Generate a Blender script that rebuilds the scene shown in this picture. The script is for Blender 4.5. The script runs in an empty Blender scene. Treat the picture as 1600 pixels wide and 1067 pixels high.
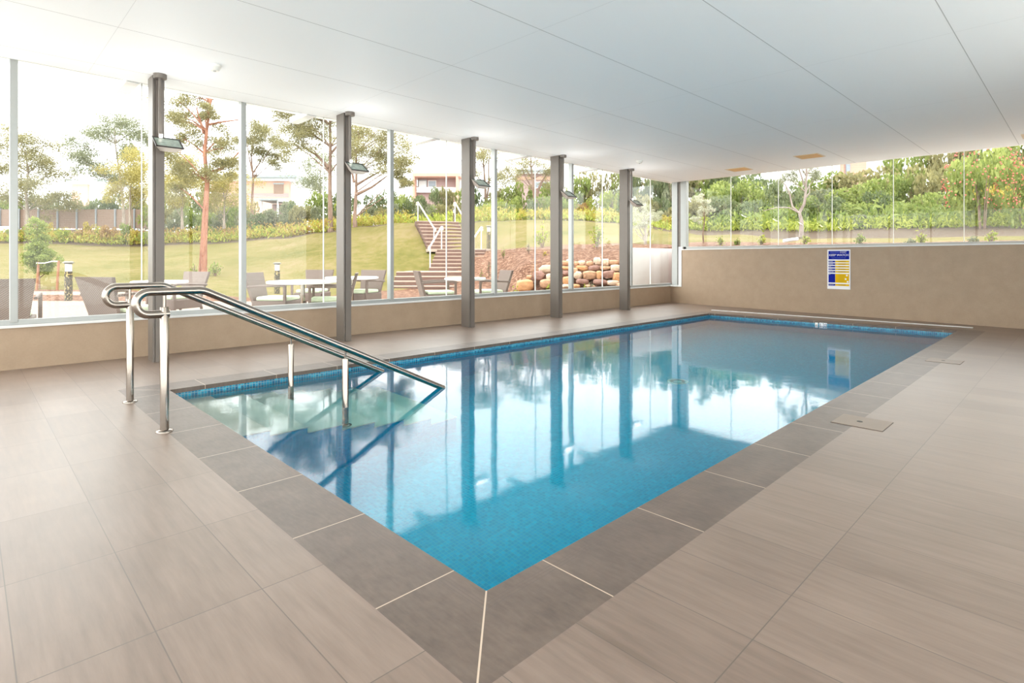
import bpy, bmesh, math, random
import numpy as np
from mathutils import Vector, Matrix
rnd = random.Random(7)
PI = math.pi
SC = bpy.context.scene
COL = SC.collection

# ---------------------------------------------------------------- camera, sky, exposure
EYE = 1.055                       # eye height; the pool runs along +X, the long window wall is at Y = 7.2
TH = 0.797                        # view direction measured from +X towards +Y
cd = bpy.data.cameras.new('camera'); cam = bpy.data.objects.new('camera', cd); COL.objects.link(cam)
cam.location = (0, 0, EYE); cam.rotation_euler = (PI/2, 0, TH - PI/2)
cd.sensor_width = 36; cd.lens = 875.97/1600*36; cd.shift_y = -(533.5-405.94)/1600
cd.clip_start = 0.05; cd.clip_end = 400
SC.camera = cam
SC.view_settings.view_transform = 'Standard'; SC.view_settings.look = 'None'
SC.view_settings.gamma = 1; SC.view_settings.exposure = 0.86; SC.view_settings.use_curve_mapping = False
SKY = 2.85; UPW = 1.5
w = bpy.data.worlds.new('overcast_sky'); SC.world = w; w.use_nodes = True
nt = w.node_tree; nt.nodes.clear()
wo = nt.nodes.new('ShaderNodeOutputWorld'); bg = nt.nodes.new('ShaderNodeBackground')
tc = nt.nodes.new('ShaderNodeTexCoord'); sx = nt.nodes.new('ShaderNodeSeparateXYZ')
cr = nt.nodes.new('ShaderNodeValToRGB')
cr.color_ramp.elements[0].position = 0.0; cr.color_ramp.elements[0].color = (.86, .86, .86, 1)
cr.color_ramp.elements[1].position = 1.0; cr.color_ramp.elements[1].color = (1.0, 1.0, 1.0, 1)
nt.links.new(tc.outputs['Generated'], sx.inputs[0]); nt.links.new(sx.outputs['Z'], cr.inputs[0])
nt.links.new(cr.outputs[0], bg.inputs[0]); bg.inputs[1].default_value = SKY
nt.links.new(bg.outputs[0], wo.inputs[0])

SC.cycles.max_bounces = 20; SC.cycles.diffuse_bounces = 12; SC.cycles.transmission_bounces = 14; SC.cycles.glossy_bounces = 6
SC.cycles.transparent_max_bounces = 16; SC.cycles.volume_bounces = 0

# ---------------------------------------------------------------- helpers
def spot(px, d):
    """ground-plan point seen in picture column px at depth d in front of the camera"""
    r = (px-800)/875.97
    return (math.cos(TH)+math.sin(TH)*r)*d, (math.sin(TH)-math.cos(TH)*r)*d
def zof(py, d): return EYE + (405.94-py)/875.97*d
def srgb(r, g, b):
    f = lambda c: (c/255/12.92) if c <= 10 else ((c/255+.055)/1.055)**2.4
    return (f(r), f(g), f(b), 1)

class N:
    """small node-graph helper"""
    def __init__(s, name):
        s.m = bpy.data.materials.new(name); s.m.use_nodes = True; s.t = s.m.node_tree; s.t.nodes.clear()
        s.out = s.t.nodes.new('ShaderNodeOutputMaterial')
    def n(s, kind, ins=None, **kw):
        x = s.t.nodes.new('ShaderNode'+kind)
        for k, v in kw.items(): setattr(x, k, v)
        for k, v in (ins or {}).items():
            if isinstance(v, bpy.types.NodeSocket): s.t.links.new(v, x.inputs[k])
            else: x.inputs[k].default_value = v
        return x
    def math(s, op, a, b=0.0, c=0.0):
        return s.n('Math', {0: a, 1: b, 2: c}, operation=op).outputs[0]
    def mix(s, f, a, b, blend='MIX'):
        x = s.n('Mix', {}, data_type='RGBA', blend_type=blend)
        for i, v in ((0, f), (6, a), (7, b)):
            if isinstance(v, bpy.types.NodeSocket): s.t.links.new(v, x.inputs[i])
            else: x.inputs[i].default_value = v
        return x.outputs[2]
    def noise(s, vec, scale, detail=3, rough=.55):
        return s.n('TexNoise', {'Vector': vec, 'Scale': scale, 'Detail': detail, 'Roughness': rough}).outputs['Fac']
    def ramp(s, f, *stops):
        x = s.n('ValToRGB', {0: f}); e = x.color_ramp.elements
        while len(e) < len(stops): e.new(.5)
        for i, (p, c) in enumerate(stops): e[i].position = p; e[i].color = c
        return x.outputs[0]
    def pos(s): return s.n('NewGeometry').outputs['Position']
    def objc(s): return s.n('TexCoord').outputs['Object']
    def scale(s, v, sc, loc=(0, 0, 0)): return s.n('Mapping', {'Vector': v, 'Scale': sc, 'Location': loc}).outputs[0]
    def bump(s, h, strength=.3, dist=.01):
        return s.n('Bump', {'Height': h, 'Strength': strength, 'Distance': dist}).outputs[0]
    def line(s, coord, off, pitch, width):
        """1 on joint lines at off + k*pitch"""
        a = s.math('DIVIDE', s.math('SUBTRACT', coord, off), pitch)
        f = s.math('ABSOLUTE', s.math('SUBTRACT', a, s.math('ROUND', a)))
        return s.math('LESS_THAN', f, width/2/pitch)
    def pbr(s, color, rough=.5, metal=0.0, bump=None, spec=.5, **kw):
        i = {'Base Color': color, 'Roughness': rough, 'Metallic': metal, 'Specular IOR Level': spec}
        if bump is not None: i['Normal'] = bump
        i.update(kw)
        b = s.n('BsdfPrincipled', i); s.t.links.new(b.outputs[0], s.out.inputs[0]); return s.m
def plain(name, col, rough=.5, metal=0.0, var=.06, sc=6.0, spec=.5, bump=0.0):
    g = N(name); p = g.objc(); f = g.noise(p, sc)
    k = tuple(c*(1-var) for c in col[:3])+(1,); l = tuple(min(1, c*(1+var)) for c in col[:3])+(1,)
    return g.pbr(g.ramp(f, (.3, k), (.7, l)), rough, metal, g.bump(g.noise(p, sc*12), bump, .004) if bump else None, spec)

class MB:
    """collects shapes, then becomes ONE mesh object"""
    def __init__(s): s.v = []; s.f = []; s.sm = []
    def add(s, vs, fs, smooth=False):
        o = len(s.v); s.v += [tuple(v) for v in vs]
        for f in fs: s.f.append(tuple(i+o for i in f)); s.sm.append(smooth)
        return s
    def box(s, x0, x1, y0, y1, z0, z1, M=None, bev=0.0):
        if bev > 0:
            bm = bmesh.new(); bmesh.ops.create_cube(bm, size=1)
            for v in bm.verts: v.co = Vector(((x0+x1)/2+v.co.x*(x1-x0), (y0+y1)/2+v.co.y*(y1-y0), (z0+z1)/2+v.co.z*(z1-z0)))
            bmesh.ops.bevel(bm, geom=bm.edges[:], offset=bev, segments=2, affect='EDGES', profile=.5)
            bm.verts.index_update(); vs = [v.co.copy() for v in bm.verts]; fs = [[v.index for v in f.verts] for f in bm.faces]; bm.free()
        else:
            vs = [Vector((x, y, z)) for z in (z0, z1) for y in (y0, y1) for x in (x0, x1)]
            fs = [(0, 2, 3, 1), (4, 5, 7, 6), (0, 1, 5, 4), (2, 6, 7, 3), (0, 4, 6, 2), (1, 3, 7, 5)]
        if M is not None: vs = [M @ v for v in vs]
        return s.add(vs, fs)
    def hexa(s, b, t):
        """solid between bottom quad b and top quad t (counter-clockwise from above)"""
        return s.add(list(b)+list(t), [(3, 2, 1, 0), (4, 5, 6, 7), (0, 1, 5, 4), (1, 2, 6, 5), (2, 3, 7, 6), (3, 0, 4, 7)])
    def tube(s, pts, rad, n=12, caps=True):
        pts = [Vector(p) for p in pts]; k = len(pts)
        rad = rad if isinstance(rad, (list, tuple)) else [rad]*k
        tang = [(pts[min(i+1, k-1)]-pts[max(i-1, 0)]).normalized() for i in range(k)]
        up = Vector((0, 0, 1)) if abs(tang[0].z) < .9 else Vector((1, 0, 0))
        u = tang[0].cross(up).normalized(); vs = []
        for i in range(k):
            u = (u - tang[i]*u.dot(tang[i])).normalized(); q = tang[i].cross(u)
            for j in range(n):
                a = 2*PI*j/n; vs.append(pts[i]+(u*math.cos(a)+q*math.sin(a))*rad[i])
        fs = [(i*n+j, i*n+(j+1) % n, (i+1)*n+(j+1) % n, (i+1)*n+j) for i in range(k-1) for j in range(n)]
        s.add(vs, fs, True)
        if caps:
            s.add(vs[:n], [tuple(range(n-1, -1, -1))]); s.add(vs[-n:], [tuple(range(n))])
        return s
    def lathe(s, prof, n=24, c=(0, 0, 0), smooth=True):
        vs = [(c[0]+r*math.cos(2*PI*j/n), c[1]+r*math.sin(2*PI*j/n), c[2]+z) for r, z in prof for j in range(n)]
        fs = [(i*n+j, i*n+(j+1) % n, (i+1)*n+(j+1) % n, (i+1)*n+j) for i in range(len(prof)-1) for j in range(n)]
        s.add(vs, fs, smooth)
        s.add(vs[:n], [tuple(range(n-1, -1, -1))]); s.add(vs[-n:], [tuple(range(n))])
        return s
    def mesh(s, name, mat):
        me = bpy.data.meshes.new(name); me.from_pydata(s.v, [], s.f)
        me.polygons.foreach_set('use_smooth', s.sm)
        if mat: me.materials.append(mat)
        me.update(); return me
    def build(s, name, mat, parent=None, loc=None):
        return link(name, s.mesh(name, mat), parent, loc)
def link(name, me, parent=None, loc=None):
    o = bpy.data.objects.new(name, me); COL.objects.link(o)
    if parent is not None: o.parent = parent
    if loc is not None: o.location = loc
    return o
def tag(o, label=None, cat=None, group=None, kind=None):
    for k, v in (('label', label), ('category', cat), ('group', group), ('kind', kind)):
        if v: o[k] = v
    return o
def thing(name, label, cat, loc=(0, 0, 0), rz=0.0, group=None):
    o = link(name, None, None, loc); o.rotation_euler = (0, 0, rz); return tag(o, label, cat, group)
def struct(name, bm_, mat, parent=None):
    o = bm_.build(name, mat, parent)
    if parent is None: o['kind'] = 'structure'
    return o
def dup(root, loc, rz, label=None, group=None, scale=None):
    r = root.copy(); COL.objects.link(r); r.location = loc; r.rotation_euler = (0, 0, rz)
    if scale is not None: r.scale = scale
    if label: r['label'] = label
    if group: r['group'] = group
    for ch in list(root.children):
        c = ch.copy(); COL.objects.link(c); c.parent = r
        for g_ in list(ch.children):
            d_ = g_.copy(); COL.objects.link(d_); d_.parent = c
    return r

# ---------------------------------------------------------------- materials
TX0, TXP, TY0, TYP = .094, .2945, .647, .5995            # floor tile grid
def m_floor():
    g = N('floor_tiles'); p = g.pos(); xyz = g.n('SeparateXYZ', {0: p})
    X, Y = xyz.outputs[0], xyz.outputs[1]
    st = g.noise(g.scale(p, (34, 3.0, 1)), 1.0, 4, .6)
    cl = g.noise(g.scale(p, (2.2, 1.6, 1)), 1.0, 4, .6)
    ix = g.math('ROUND', g.math('DIVIDE', g.math('SUBTRACT', X, TX0+TXP/2), TXP))
    iy = g.math('ROUND', g.math('DIVIDE', g.math('SUBTRACT', Y, TY0+TYP/2), TYP))
    wn = g.n('TexWhiteNoise', {'Vector': g.n('CombineXYZ', {0: ix, 1: iy}).outputs[0]}).outputs['Value']
    v = g.math('ADD', g.math('MULTIPLY', st, .55), g.math('ADD', g.math('MULTIPLY', cl, .33), g.math('MULTIPLY', wn, .12)))
    col = g.ramp(v, (.32, srgb(109, 92, 80)), (.68, srgb(140, 121, 109)))
    la = g.line(X, TX0, TXP, .0032); lb = g.line(Y, TY0, TYP, .0032)
    la = g.math('MULTIPLY', la, .9)
    j = g.math('MAXIMUM', la, lb)
    col = g.mix(j, col, srgb(92, 80, 72))
    return g.pbr(col, g.math('ADD', .29, g.math('MULTIPLY', st, .14)), 0, g.bump(g.math('SUBTRACT', st, g.math('MULTIPLY', j, 2.0)), .08, .003), .65)
def m_coping():
    g = N('coping_tiles'); p = g.pos(); xyz = g.n('SeparateXYZ', {0: p}); X, Y = xyz.outputs[0], xyz.outputs[1]
    cl = g.noise(g.scale(p, (5, 5, 1)), 1.0, 6, .65); fi = g.noise(g.scale(p, (60, 14, 1)), 1.0, 3, .6)
    v = g.math('ADD', g.math('MULTIPLY', cl, .6), g.math('MULTIPLY', fi, .4))
    col = g.ramp(v, (.33, srgb(84, 71, 63)), (.66, srgb(110, 95, 85)))
    x0, x1, y0, y1 = POOL
    a = g.math('SUBTRACT', X, x0); b = g.math('SUBTRACT', x1, X); c = g.math('SUBTRACT', Y, y0); d = g.math('SUBTRACT', y1, Y)
    mi = lambda *q: q[0] if len(q) == 1 else g.math('MINIMUM', q[0], mi(*q[1:]))
    endx = mi(a, b); endy = mi(c, d)                      # negative outside the pool
    isx = g.math('LESS_THAN', endx, endy)                 # on an end strip (runs along Y)
    mit = g.math('LESS_THAN', g.math('ABSOLUTE', g.math('SUBTRACT', endx, endy)), .0038)
    lx = g.line(X, 1.455, .597, .0045); ly = g.line(Y, 1.5, .597, .0045)
    j = g.n('Mix', {0: isx, 2: lx, 3: ly}, data_type='FLOAT').outputs[0]
    j = g.math('MAXIMUM', j, mit)
    dist = g.math('MULTIPLY', mi(endx, endy), -1.0)       # distance from the water's edge
    gr = g.math('MULTIPLY', g.line(dist, .043, .014, .005), g.math('COMPARE', dist, .057, .018))
    col = g.mix(g.math('MULTIPLY', gr, .55), col, srgb(92, 80, 74))
    col = g.mix(j, col, srgb(196, 176, 156))
    h = g.math('SUBTRACT', g.math('MULTIPLY', v, .3), g.math('MAXIMUM', j, gr))
    return g.pbr(col, .38, 0, g.bump(h, .25, .003), .5)
def m_mosaic():
    g = N('blue_mosaic'); p = g.pos(); nrm = g.n('NewGeometry').outputs['Normal']
    cells = []; lines = []
    s = g.n('SeparateXYZ', {0: p}); sn = g.n('SeparateXYZ', {0: nrm})
    for i in range(3):
        a = g.math('DIVIDE', s.outputs[i], .0245); r = g.math('ROUND', a)
        f = g.math('ABSOLUTE', g.math('SUBTRACT', a, r)); cells.append(g.math('FLOOR', a))
        flat = g.math('LESS_THAN', g.math('ABSOLUTE', sn.outputs[i]), .5)
        lines.append(g.math('MULTIPLY', g.math('LESS_THAN', f, .07), flat))
    wn = g.n('TexWhiteNoise', {'Vector': g.n('CombineXYZ', {0: cells[0], 1: cells[1], 2: cells[2]}).outputs[0]}).outputs['Value']
    col = g.ramp(wn, (.0, (.0, .42, .66, 1)), (.5, (.0, .49, .74, 1)), (.9, (.0, .55, .79, 1)), (1, (.0, .60, .83, 1)))
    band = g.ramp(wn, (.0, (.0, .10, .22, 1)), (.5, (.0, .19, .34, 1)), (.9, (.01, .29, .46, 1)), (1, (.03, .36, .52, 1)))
    col = g.mix(g.math('GREATER_THAN', s.outputs[2], -.17), col, band)          # one mosaic: underwater colour lightened to brighten the pool, waterline band darker
    j = g.math('MAXIMUM', lines[0], g.math('MAXIMUM', lines[1], lines[2]))
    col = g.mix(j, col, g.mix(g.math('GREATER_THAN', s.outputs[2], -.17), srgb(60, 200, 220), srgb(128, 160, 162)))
    return g.pbr(col, .22, 0, None, .5)
def m_water():
    g = N('pool_water'); p = g.pos()
    h = g.noise(g.scale(p, (1, 1, 1)), 1.7, 2, .5); h2 = g.noise(p, 9.0, 2, .5)
    b = g.bump(g.math('ADD', h, g.math('MULTIPLY', h2, .10)), .10, .02)
    fr = g.n('Fresnel', {'IOR': 1.28, 'Normal': b}).outputs[0]
    rf = g.n('BsdfRefraction', {'Color': (.97, 1, 1, 1), 'Roughness': 0.0, 'IOR': 1.333, 'Normal': b}).outputs[0]
    gl = g.n('BsdfGlossy', {'Color': (1, 1, 1, 1), 'Roughness': .055, 'Normal': b}).outputs[0]
    mx = g.n('MixShader', {0: fr, 1: rf, 2: gl})
    va = g.n('VolumeAbsorption', {'Color': (0, .93, .985, 1), 'Density': .6}).outputs[0]; g.t.links.new(va, g.out.inputs['Volume'])
    g.t.links.new(mx.outputs[0], g.out.inputs[0]); return g.m
def m_glass(name='window_glass', tint=(.97, .985, .97, 1)):
    g = N(name)
    bk = g.n('NewGeometry').outputs['Backfacing']          # a thin pane: same reflectance from either face
    fr = g.n('Fresnel', {'IOR': g.math('MULTIPLY_ADD', bk, 1/1.29-1.29, 1.29)}).outputs[0]
    tr = g.n('BsdfTransparent', {'Color': tint}).outputs[0]
    gl = g.n('BsdfGlossy', {'Color': (1, 1, 1, 1), 'Roughness': 0.0}).outputs[0]
    mx = g.n('MixShader', {0: g.math('MULTIPLY', fr, 1.0), 1: tr, 2: gl})
    g.t.links.new(mx.outputs[0], g.out.inputs[0]); return g.m
def m_ceiling():
    g = N('ceiling_panels'); p = g.pos(); s = g.n('SeparateXYZ', {0: p})
    j = g.math('MAXIMUM', g.math('MULTIPLY', g.line(s.outputs[0], .9, 2.51, .004), .45), g.line(s.outputs[1], .77, 1.19, .007))
    col = g.mix(j, srgb(247, 248, 249), srgb(188, 188, 188))
    return g.pbr(col, .55, 0, None, .35)
def m_wallpanel():
    g = N('beige_wall'); p = g.pos(); f = g.noise(p, 5, 5, .65); f2 = g.noise(p, 60, 2)
    col = g.ramp(g.math('ADD', g.math('MULTIPLY', f, .7), g.math('MULTIPLY', f2, .3)), (.3, srgb(166, 143, 120)), (.7, srgb(178, 155, 131)))
    return g.pbr(col, .5, 0, g.bump(f2, .08, .002), .4)
def m_ground():
    """lawn, bark mulch, gravel and planting soil, each in its own zone (baked in zone attributes)"""
    g = N('garden_ground'); p = g.pos()
    z = g.n('Attribute', attribute_name='zone').outputs['Color']; s = g.n('SeparateColor', {0: z})
    n1 = g.noise(g.scale(p, (.35, .35, .35)), 1, 4); n2 = g.noise(p, 3.0, 4, .7); n3 = g.noise(p, 24, 3, .7)
    gv = g.math('ADD', g.math('MULTIPLY', n1, .4), g.math('ADD', g.math('MULTIPLY', n2, .35), g.math('MULTIPLY', n3, .25)))
    grass = g.ramp(gv, (.38, (.09, .088, .010, 1)), (.5, (.155, .128, .034, 1)), (.62, (.215, .16, .078, 1)))
    mv = g.n('TexVoronoi', {'Vector': g.scale(p, (15, 15, 15)), 'Scale': 1.0}).outputs['Color']
    mvv = g.n('SeparateColor', {0: mv}).outputs[0]
    mulch = g.ramp(g.math('ADD', g.math('MULTIPLY', mvv, .6), g.math('MULTIPLY', n2, .4)), (.2, (.085, .036, .02, 1)), (.5, (.165, .082, .05, 1)), (.85, (.29, .175, .12, 1)))
    grav = g.ramp(n3, (.3, (.22, .165, .13, 1)), (.7, (.40, .32, .265, 1)))
    soil = g.ramp(g.math('ADD', g.math('MULTIPLY', n2, .6), g.math('MULTIPLY', n3, .4)), (.3, (.06, .05, .03, 1)), (.5, (.105, .068, .05, 1)), (.7, (.12, .11, .05, 1)))
    wob = g.math('MULTIPLY', g.math('SUBTRACT', n2, .5), .5)
    step = lambda q: g.ramp(g.math('ADD', q, wob), (.46, (0, 0, 0, 1)), (.54, (1, 1, 1, 1)))
    col = g.mix(step(s.outputs[0]), grass, mulch)
    col = g.mix(step(s.outputs[1]), col, grav)
    col = g.mix(step(s.outputs[2]), col, soil)
    return g.pbr(col, .9, 0, g.bump(g.math('ADD', n3, n2), .35, .03), .2)
def m_leaf(name, a, b, trans=.45, rough=.6):
    g = N(name); i = g.n('NewGeometry').outputs['Random Per Island']; o = g.n('ObjectInfo').outputs['Random']
    f = g.math('ADD', g.math('MULTIPLY', i, .75), g.math('MULTIPLY', o, .25))
    col = g.ramp(f, (.05, a+(1,)), (.95, b+(1,)))
    d = g.n('BsdfPrincipled', {'Base Color': col, 'Roughness': rough, 'Specular IOR Level': .3}).outputs[0]
    t = g.n('BsdfTranslucent', {'Color': col}).outputs[0]
    mx = g.n('MixShader', {0: trans, 1: d, 2: t}); g.t.links.new(mx.outputs[0], g.out.inputs[0]); return g.m
def m_bark(name, a, b):
    g = N(name); p = g.objc(); f = g.noise(g.scale(p, (9, 9, 2.0)), 1, 5, .65)
    return g.pbr(g.ramp(f, (.35, a+(1,)), (.65, b+(1,))), .85, 0, g.bump(f, .5, .02), .2)
def m_wicker():
    g = N('brown_wicker'); p = g.objc(); s = g.n('SeparateXYZ', {0: p})
    wv = g.math('SINE', g.math('MULTIPLY', s.outputs[2], 320.0)); wh = g.math('SINE', g.math('MULTIPLY', g.math('ADD', s.outputs[0], s.outputs[1]), 210.0))
    f = g.math('MULTIPLY_ADD', g.math('MULTIPLY', wv, wh), .5, .5)
    return g.pbr(g.ramp(f, (.2, srgb(96, 82, 76)), (.8, srgb(142, 126, 118))), .6, 0, g.bump(f, .4, .004), .35)
def m_bollard():
    g = N('bollard_speckle'); p = g.objc(); v = g.n('TexVoronoi', {'Vector': g.scale(p, (26, 26, 18)), 'Scale': 1.0}).outputs['Distance']
    return g.pbr(g.ramp(v, (.3, srgb(58, 52, 42)), (.62, srgb(84, 76, 60)), (.80, srgb(180, 160, 104))), .5, .1)
def m_slat(name, col, pitch, dark=.6):
    g = N(name); s = g.n('SeparateXYZ', {0: g.objc()}); j = g.line(s.outputs[2], 0, pitch, pitch*.16)
    f = g.noise(g.scale(g.objc(), (2, 2, 20)), 1, 3)
    c2 = tuple(c*dark for c in col[:3])+(1,)
    return g.pbr(g.mix(j, g.mix(f, tuple(c*.85 for c in col[:3])+(1,), col), c2), .7)

POOL = (1.19, 10.52, 1.335, 5.195)          # inner faces
CP = .30                                    # coping width
WATER = -.07
M = {}
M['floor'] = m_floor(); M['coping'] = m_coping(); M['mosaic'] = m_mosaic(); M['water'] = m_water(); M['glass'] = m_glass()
M['ceiling'] = m_ceiling(); M['wall'] = m_wallpanel(); M['ground'] = m_ground(); M['wicker'] = m_wicker(); M['bollard'] = m_bollard()
M['white_wall'] = plain('white_painted_wall', srgb(238, 238, 236), .6, var=.02)
M['frame'] = plain('pale_grey_aluminium', srgb(172, 174, 172), .35, .25, var=.02)
M['frame_white'] = plain('white_trim', srgb(228, 228, 226), .4, var=.02)
M['steel_paint'] = plain('grey_brown_steel_paint', srgb(116, 108, 101), .4, .2, var=.03)
M['joint'] = plain('white_silicone', srgb(235, 235, 230), .5, var=.01)
M['chrome'] = plain('polished_stainless', srgb(158, 148, 139), .15, 1.0, var=.02)
M['lamp_body'] = plain('lamp_grey_metal', srgb(196, 186, 178), .4, .5, var=.02)
M['lamp_rim'] = plain('dark_rim', srgb(70, 66, 64), .4, .2, var=.02)
M['lamp_glass'] = plain('lamp_glass', srgb(150, 165, 155), .08, .0, var=.2, sc=22)
M['plastic_white'] = plain('white_plastic', srgb(240, 238, 232), .4, var=.01)
M['vent'] = m_slat('timber_vent', srgb(244, 200, 142), .03, .85)
M['vent_frame'] = plain('vent_frame', srgb(222, 206, 184), .5, var=.02)
M['step'] = plain('pale_step_tile', srgb(205, 206, 198), .4, var=.06)
M['lid'] = plain('pale_skimmer_lid', srgb(134, 118, 105), .45, var=.05)
M['dark'] = plain('dark_hole', srgb(60, 54, 50), .6, var=.02)
M['cushion'] = plain('pale_green_cushion', srgb(206, 218, 192), .9, var=.05, sc=30)
M['table_top'] = plain('white_table_top', srgb(246, 246, 244), .35, var=.01)
M['concrete'] = plain('pale_step_concrete', srgb(176, 156, 142), .85, var=.06, bump=.3)
M['stair_brown'] = plain('brown_stair_concrete', srgb(108, 84, 75), .85, var=.08, bump=.3)
M['cream_metal'] = plain('cream_painted_metal', srgb(240, 226, 208), .4, var=.02)
M['bollard_head'] = plain('frosted_bollard_head', srgb(228, 230, 232), .3, var=.03)
M['bollard_cap'] = plain('bollard_cap', srgb(120, 116, 108), .4, .3)
M['stake'] = plain('brown_stake', srgb(150, 108, 84), .85)
M['tie'] = plain('white_tie', srgb(248, 246, 242), .7)
M['brick'] = m_slat('house_brick', srgb(214, 170, 150), .22, .86)
M['render'] = plain('house_render', srgb(226, 224, 222), .8, var=.03)
M['roof_metal'] = plain('grey_roof_metal', srgb(150, 158, 160), .5, .1)
M['roof_light'] = plain('pale_fascia', srgb(214, 220, 220), .5)
M['dark_glass'] = plain('house_window_glass', srgb(140, 150, 160), .1)
M['mauve'] = m_slat('mauve_cladding', srgb(176, 150, 146), .3, .8)
M['fence'] = m_slat('brown_fence_boards', srgb(146, 122, 106), .16, .75)
M['fence_post'] = plain('blue_grey_post', srgb(138, 142, 146), .5)
M['pipe'] = plain('white_pipe', srgb(232, 234, 236), .4)
M['sign_white'] = plain('sign_white', srgb(244, 243, 246), .35, var=.005)
M['sign_blue'] = plain('sign_blue', srgb(8, 30, 150), .6, var=.01, spec=.15)
M['sign_yellow'] = plain('sign_yellow', srgb(228, 184, 0), .6, var=.01, spec=.15)
M['sign_pale'] = plain('sign_pale_blue', srgb(120, 140, 220), .6, var=.01, spec=.15)
M['sign_brown'] = plain('sign_ink', srgb(150, 118, 10), .35, var=.01)
M['ink'] = plain('black_ink', srgb(40, 50, 70), .4, var=.01)
M['rock_tan'] = plain('tan_sandstone', srgb(178, 140, 110), .9, var=.22, sc=3, bump=.6)
M['rock_mauve'] = plain('mauve_sandstone', srgb(140, 106, 94), .9, var=.2, sc=3, bump=.6)
M['rock_pale'] = plain('pale_sandstone', srgb(200, 178, 156), .9, var=.16, sc=3, bump=.6)
M['rock_orange'] = plain('orange_sandstone', srgb(190, 142, 100), .9, var=.18, sc=3, bump=.6)
M['flower'] = plain('coral_petals', (.75, .16, .13, 1), .6, var=.2)
LEAF = {
 'olive': m_leaf('olive_leaves', (.18, .17, .075), (.40, .36, .165)),
 'grey': m_leaf('grey_green_leaves', (.155, .175, .105), (.36, .37, .23)),
 'dark': m_leaf('dark_green_leaves', (.08, .12, .05), (.26, .29, .14)),
 'green': m_leaf('mid_green_leaves', (.14, .20, .045), (.38, .42, .13)),
 'lime': m_leaf('lime_leaves', (.20, .26, .03), (.52, .54, .12)),
 'gold': m_leaf('golden_leaves', (.30, .24, .04), (.58, .48, .12)),
 'gold2': m_leaf('golden_olive_leaves', (.27, .235, .07), (.54, .47, .17)),
 'rust': m_leaf('rusty_leaves', (.28, .16, .06), (.50, .34, .14)),
 'pale': m_leaf('pale_leaves', (.32, .32, .22), (.66, .66, .50)),
}
BARK = {
 'brown': m_bark('brown_bark', (.16, .10, .075), (.33, .23, .18)),
 'red': m_bark('red_bark', (.22, .085, .05), (.40, .20, .13)),
 'pale': m_bark('pale_bark', (.22, .17, .15), (.38, .32, .29)),
 'grey': m_bark('grey_bark', (.20, .16, .13), (.38, .32, .27)),
}

# ---------------------------------------------------------------- the room
ZC = 2.957; YW = 7.2; XB = 12.6; YR = -1.35; XR = -2.4     # ceiling, window wall, back glass, the two walls out of view
PX0, PX1, PY0, PY1 = POOL
CX0, CX1, CY0, CY1 = PX0-CP, PX1+CP, PY0-CP, PY1+CP
b = MB()
b.box(XR, CX0, YR, YW, -.12, 0); b.box(CX1, XB, YR, YW, -.12, 0); b.box(CX0, CX1, YR, CY0, -.12, 0); b.box(CX0, CX1, CY1, YW, -.12, 0)
struct('floor', b, M['floor'])
b = MB()
for q in (((CX0, CY0), (CX1, CY0), (PX1, PY0), (PX0, PY0)), ((CX1, CY0), (CX1, CY1), (PX1, PY1), (PX1, PY0)),
          ((CX1, CY1), (CX0, CY1), (PX0, PY1), (PX1, PY1)), ((CX0, CY1), (CX0, CY0), (PX0, PY0), (PX0, PY1))):
    b.hexa([(x, y, -.035) for x, y in q], [(x, y, 0) for x, y in q])
struct('floor_coping', b, M['coping'])
ZP = -1.27
b = MB()
t = .16
b.box(PX0-t, PX0+.006, PY0-t, PY1+t, ZP-.1, -.035); b.box(PX1-.006, PX1+t, PY0-t, PY1+t, ZP-.1, -.035)
b.box(PX0, PX1, PY0-t, PY0+.006, ZP-.1, -.035); b.box(PX0, PX1, PY1-.006, PY1+t, ZP-.1, -.035)
b.box(PX0, PX1, PY0, PY1, ZP-.1, ZP)
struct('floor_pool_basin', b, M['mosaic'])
# steps into the pool in the corner by the window wall
st = link('floor_pool_steps', None); st['kind'] = 'structure'
SY0 = 3.88
edges = [1.487, 1.752, 2.02, 2.29, 2.56, 2.83, 3.10]; zs = [-.183, -.30, -.42, -.54, -.66, -.80, -.95]
x = PX0+.006
for xe, z in zip(edges, zs):
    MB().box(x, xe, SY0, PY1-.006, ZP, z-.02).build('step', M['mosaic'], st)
    MB().box(x, xe+.006, SY0-.006, PY1-.006, z-.02, z, bev=.004).build('tread', M['step'], st)
    x = xe
b = MB().box(PX0-.02, PX1+.02, PY0-.02, PY1+.02, ZP-.03, WATER)     # its sides and bottom are sunk into the basin's tiles
wat = b.build('pool_water', M['water']); tag(wat, 'still turquoise water filling the long indoor pool', 'water', kind='stuff')
b = MB().box(11.14, 11.2, 1.22, 5.46, 0, .012, bev=.003)
struct('trim_1', b, M['frame_white'])
# ceiling slab, window head set back above its edge
b = MB().box(XR, 12.48, YR, 7.10, ZC, ZC+.25)
struct('ceiling', b, M['ceiling'])
b = MB().box(XR-.2, 13.1, YR-.2, 7.45, ZC+.25, ZC+.55); b.box(XR-.2, 13.0, 7.2, 7.45, ZC+.06, ZC+.25); b.box(12.6, 12.95, YR-.2, 7.2, ZC+.06, ZC+.25)
struct('ceiling_roof_slab', b, M['white_wall'])
def window(name): o = link(name, None); o['kind'] = 'structure'; return o
b = MB().box(XR, 12.9, YW, YW+.2, -.3, .40); struct('wall_left', b, M['wall'])
xf = lambda y: 11.56+(y-.66)*(12.52-11.56)/(7.12-.66)
YL = 6.87
b = MB()
for y0, y1, z in ((YR, YL, 1.30), (YL, YW, .40)):
    q = [(xf(y0), y0), (12.85, y0), (12.85, y1), (xf(y1), y1)]
    b.hexa([(x, y, -.3) for x, y in q], [(x, y, z) for x, y in q])
struct('wall_back', b, M['wall'])
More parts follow.
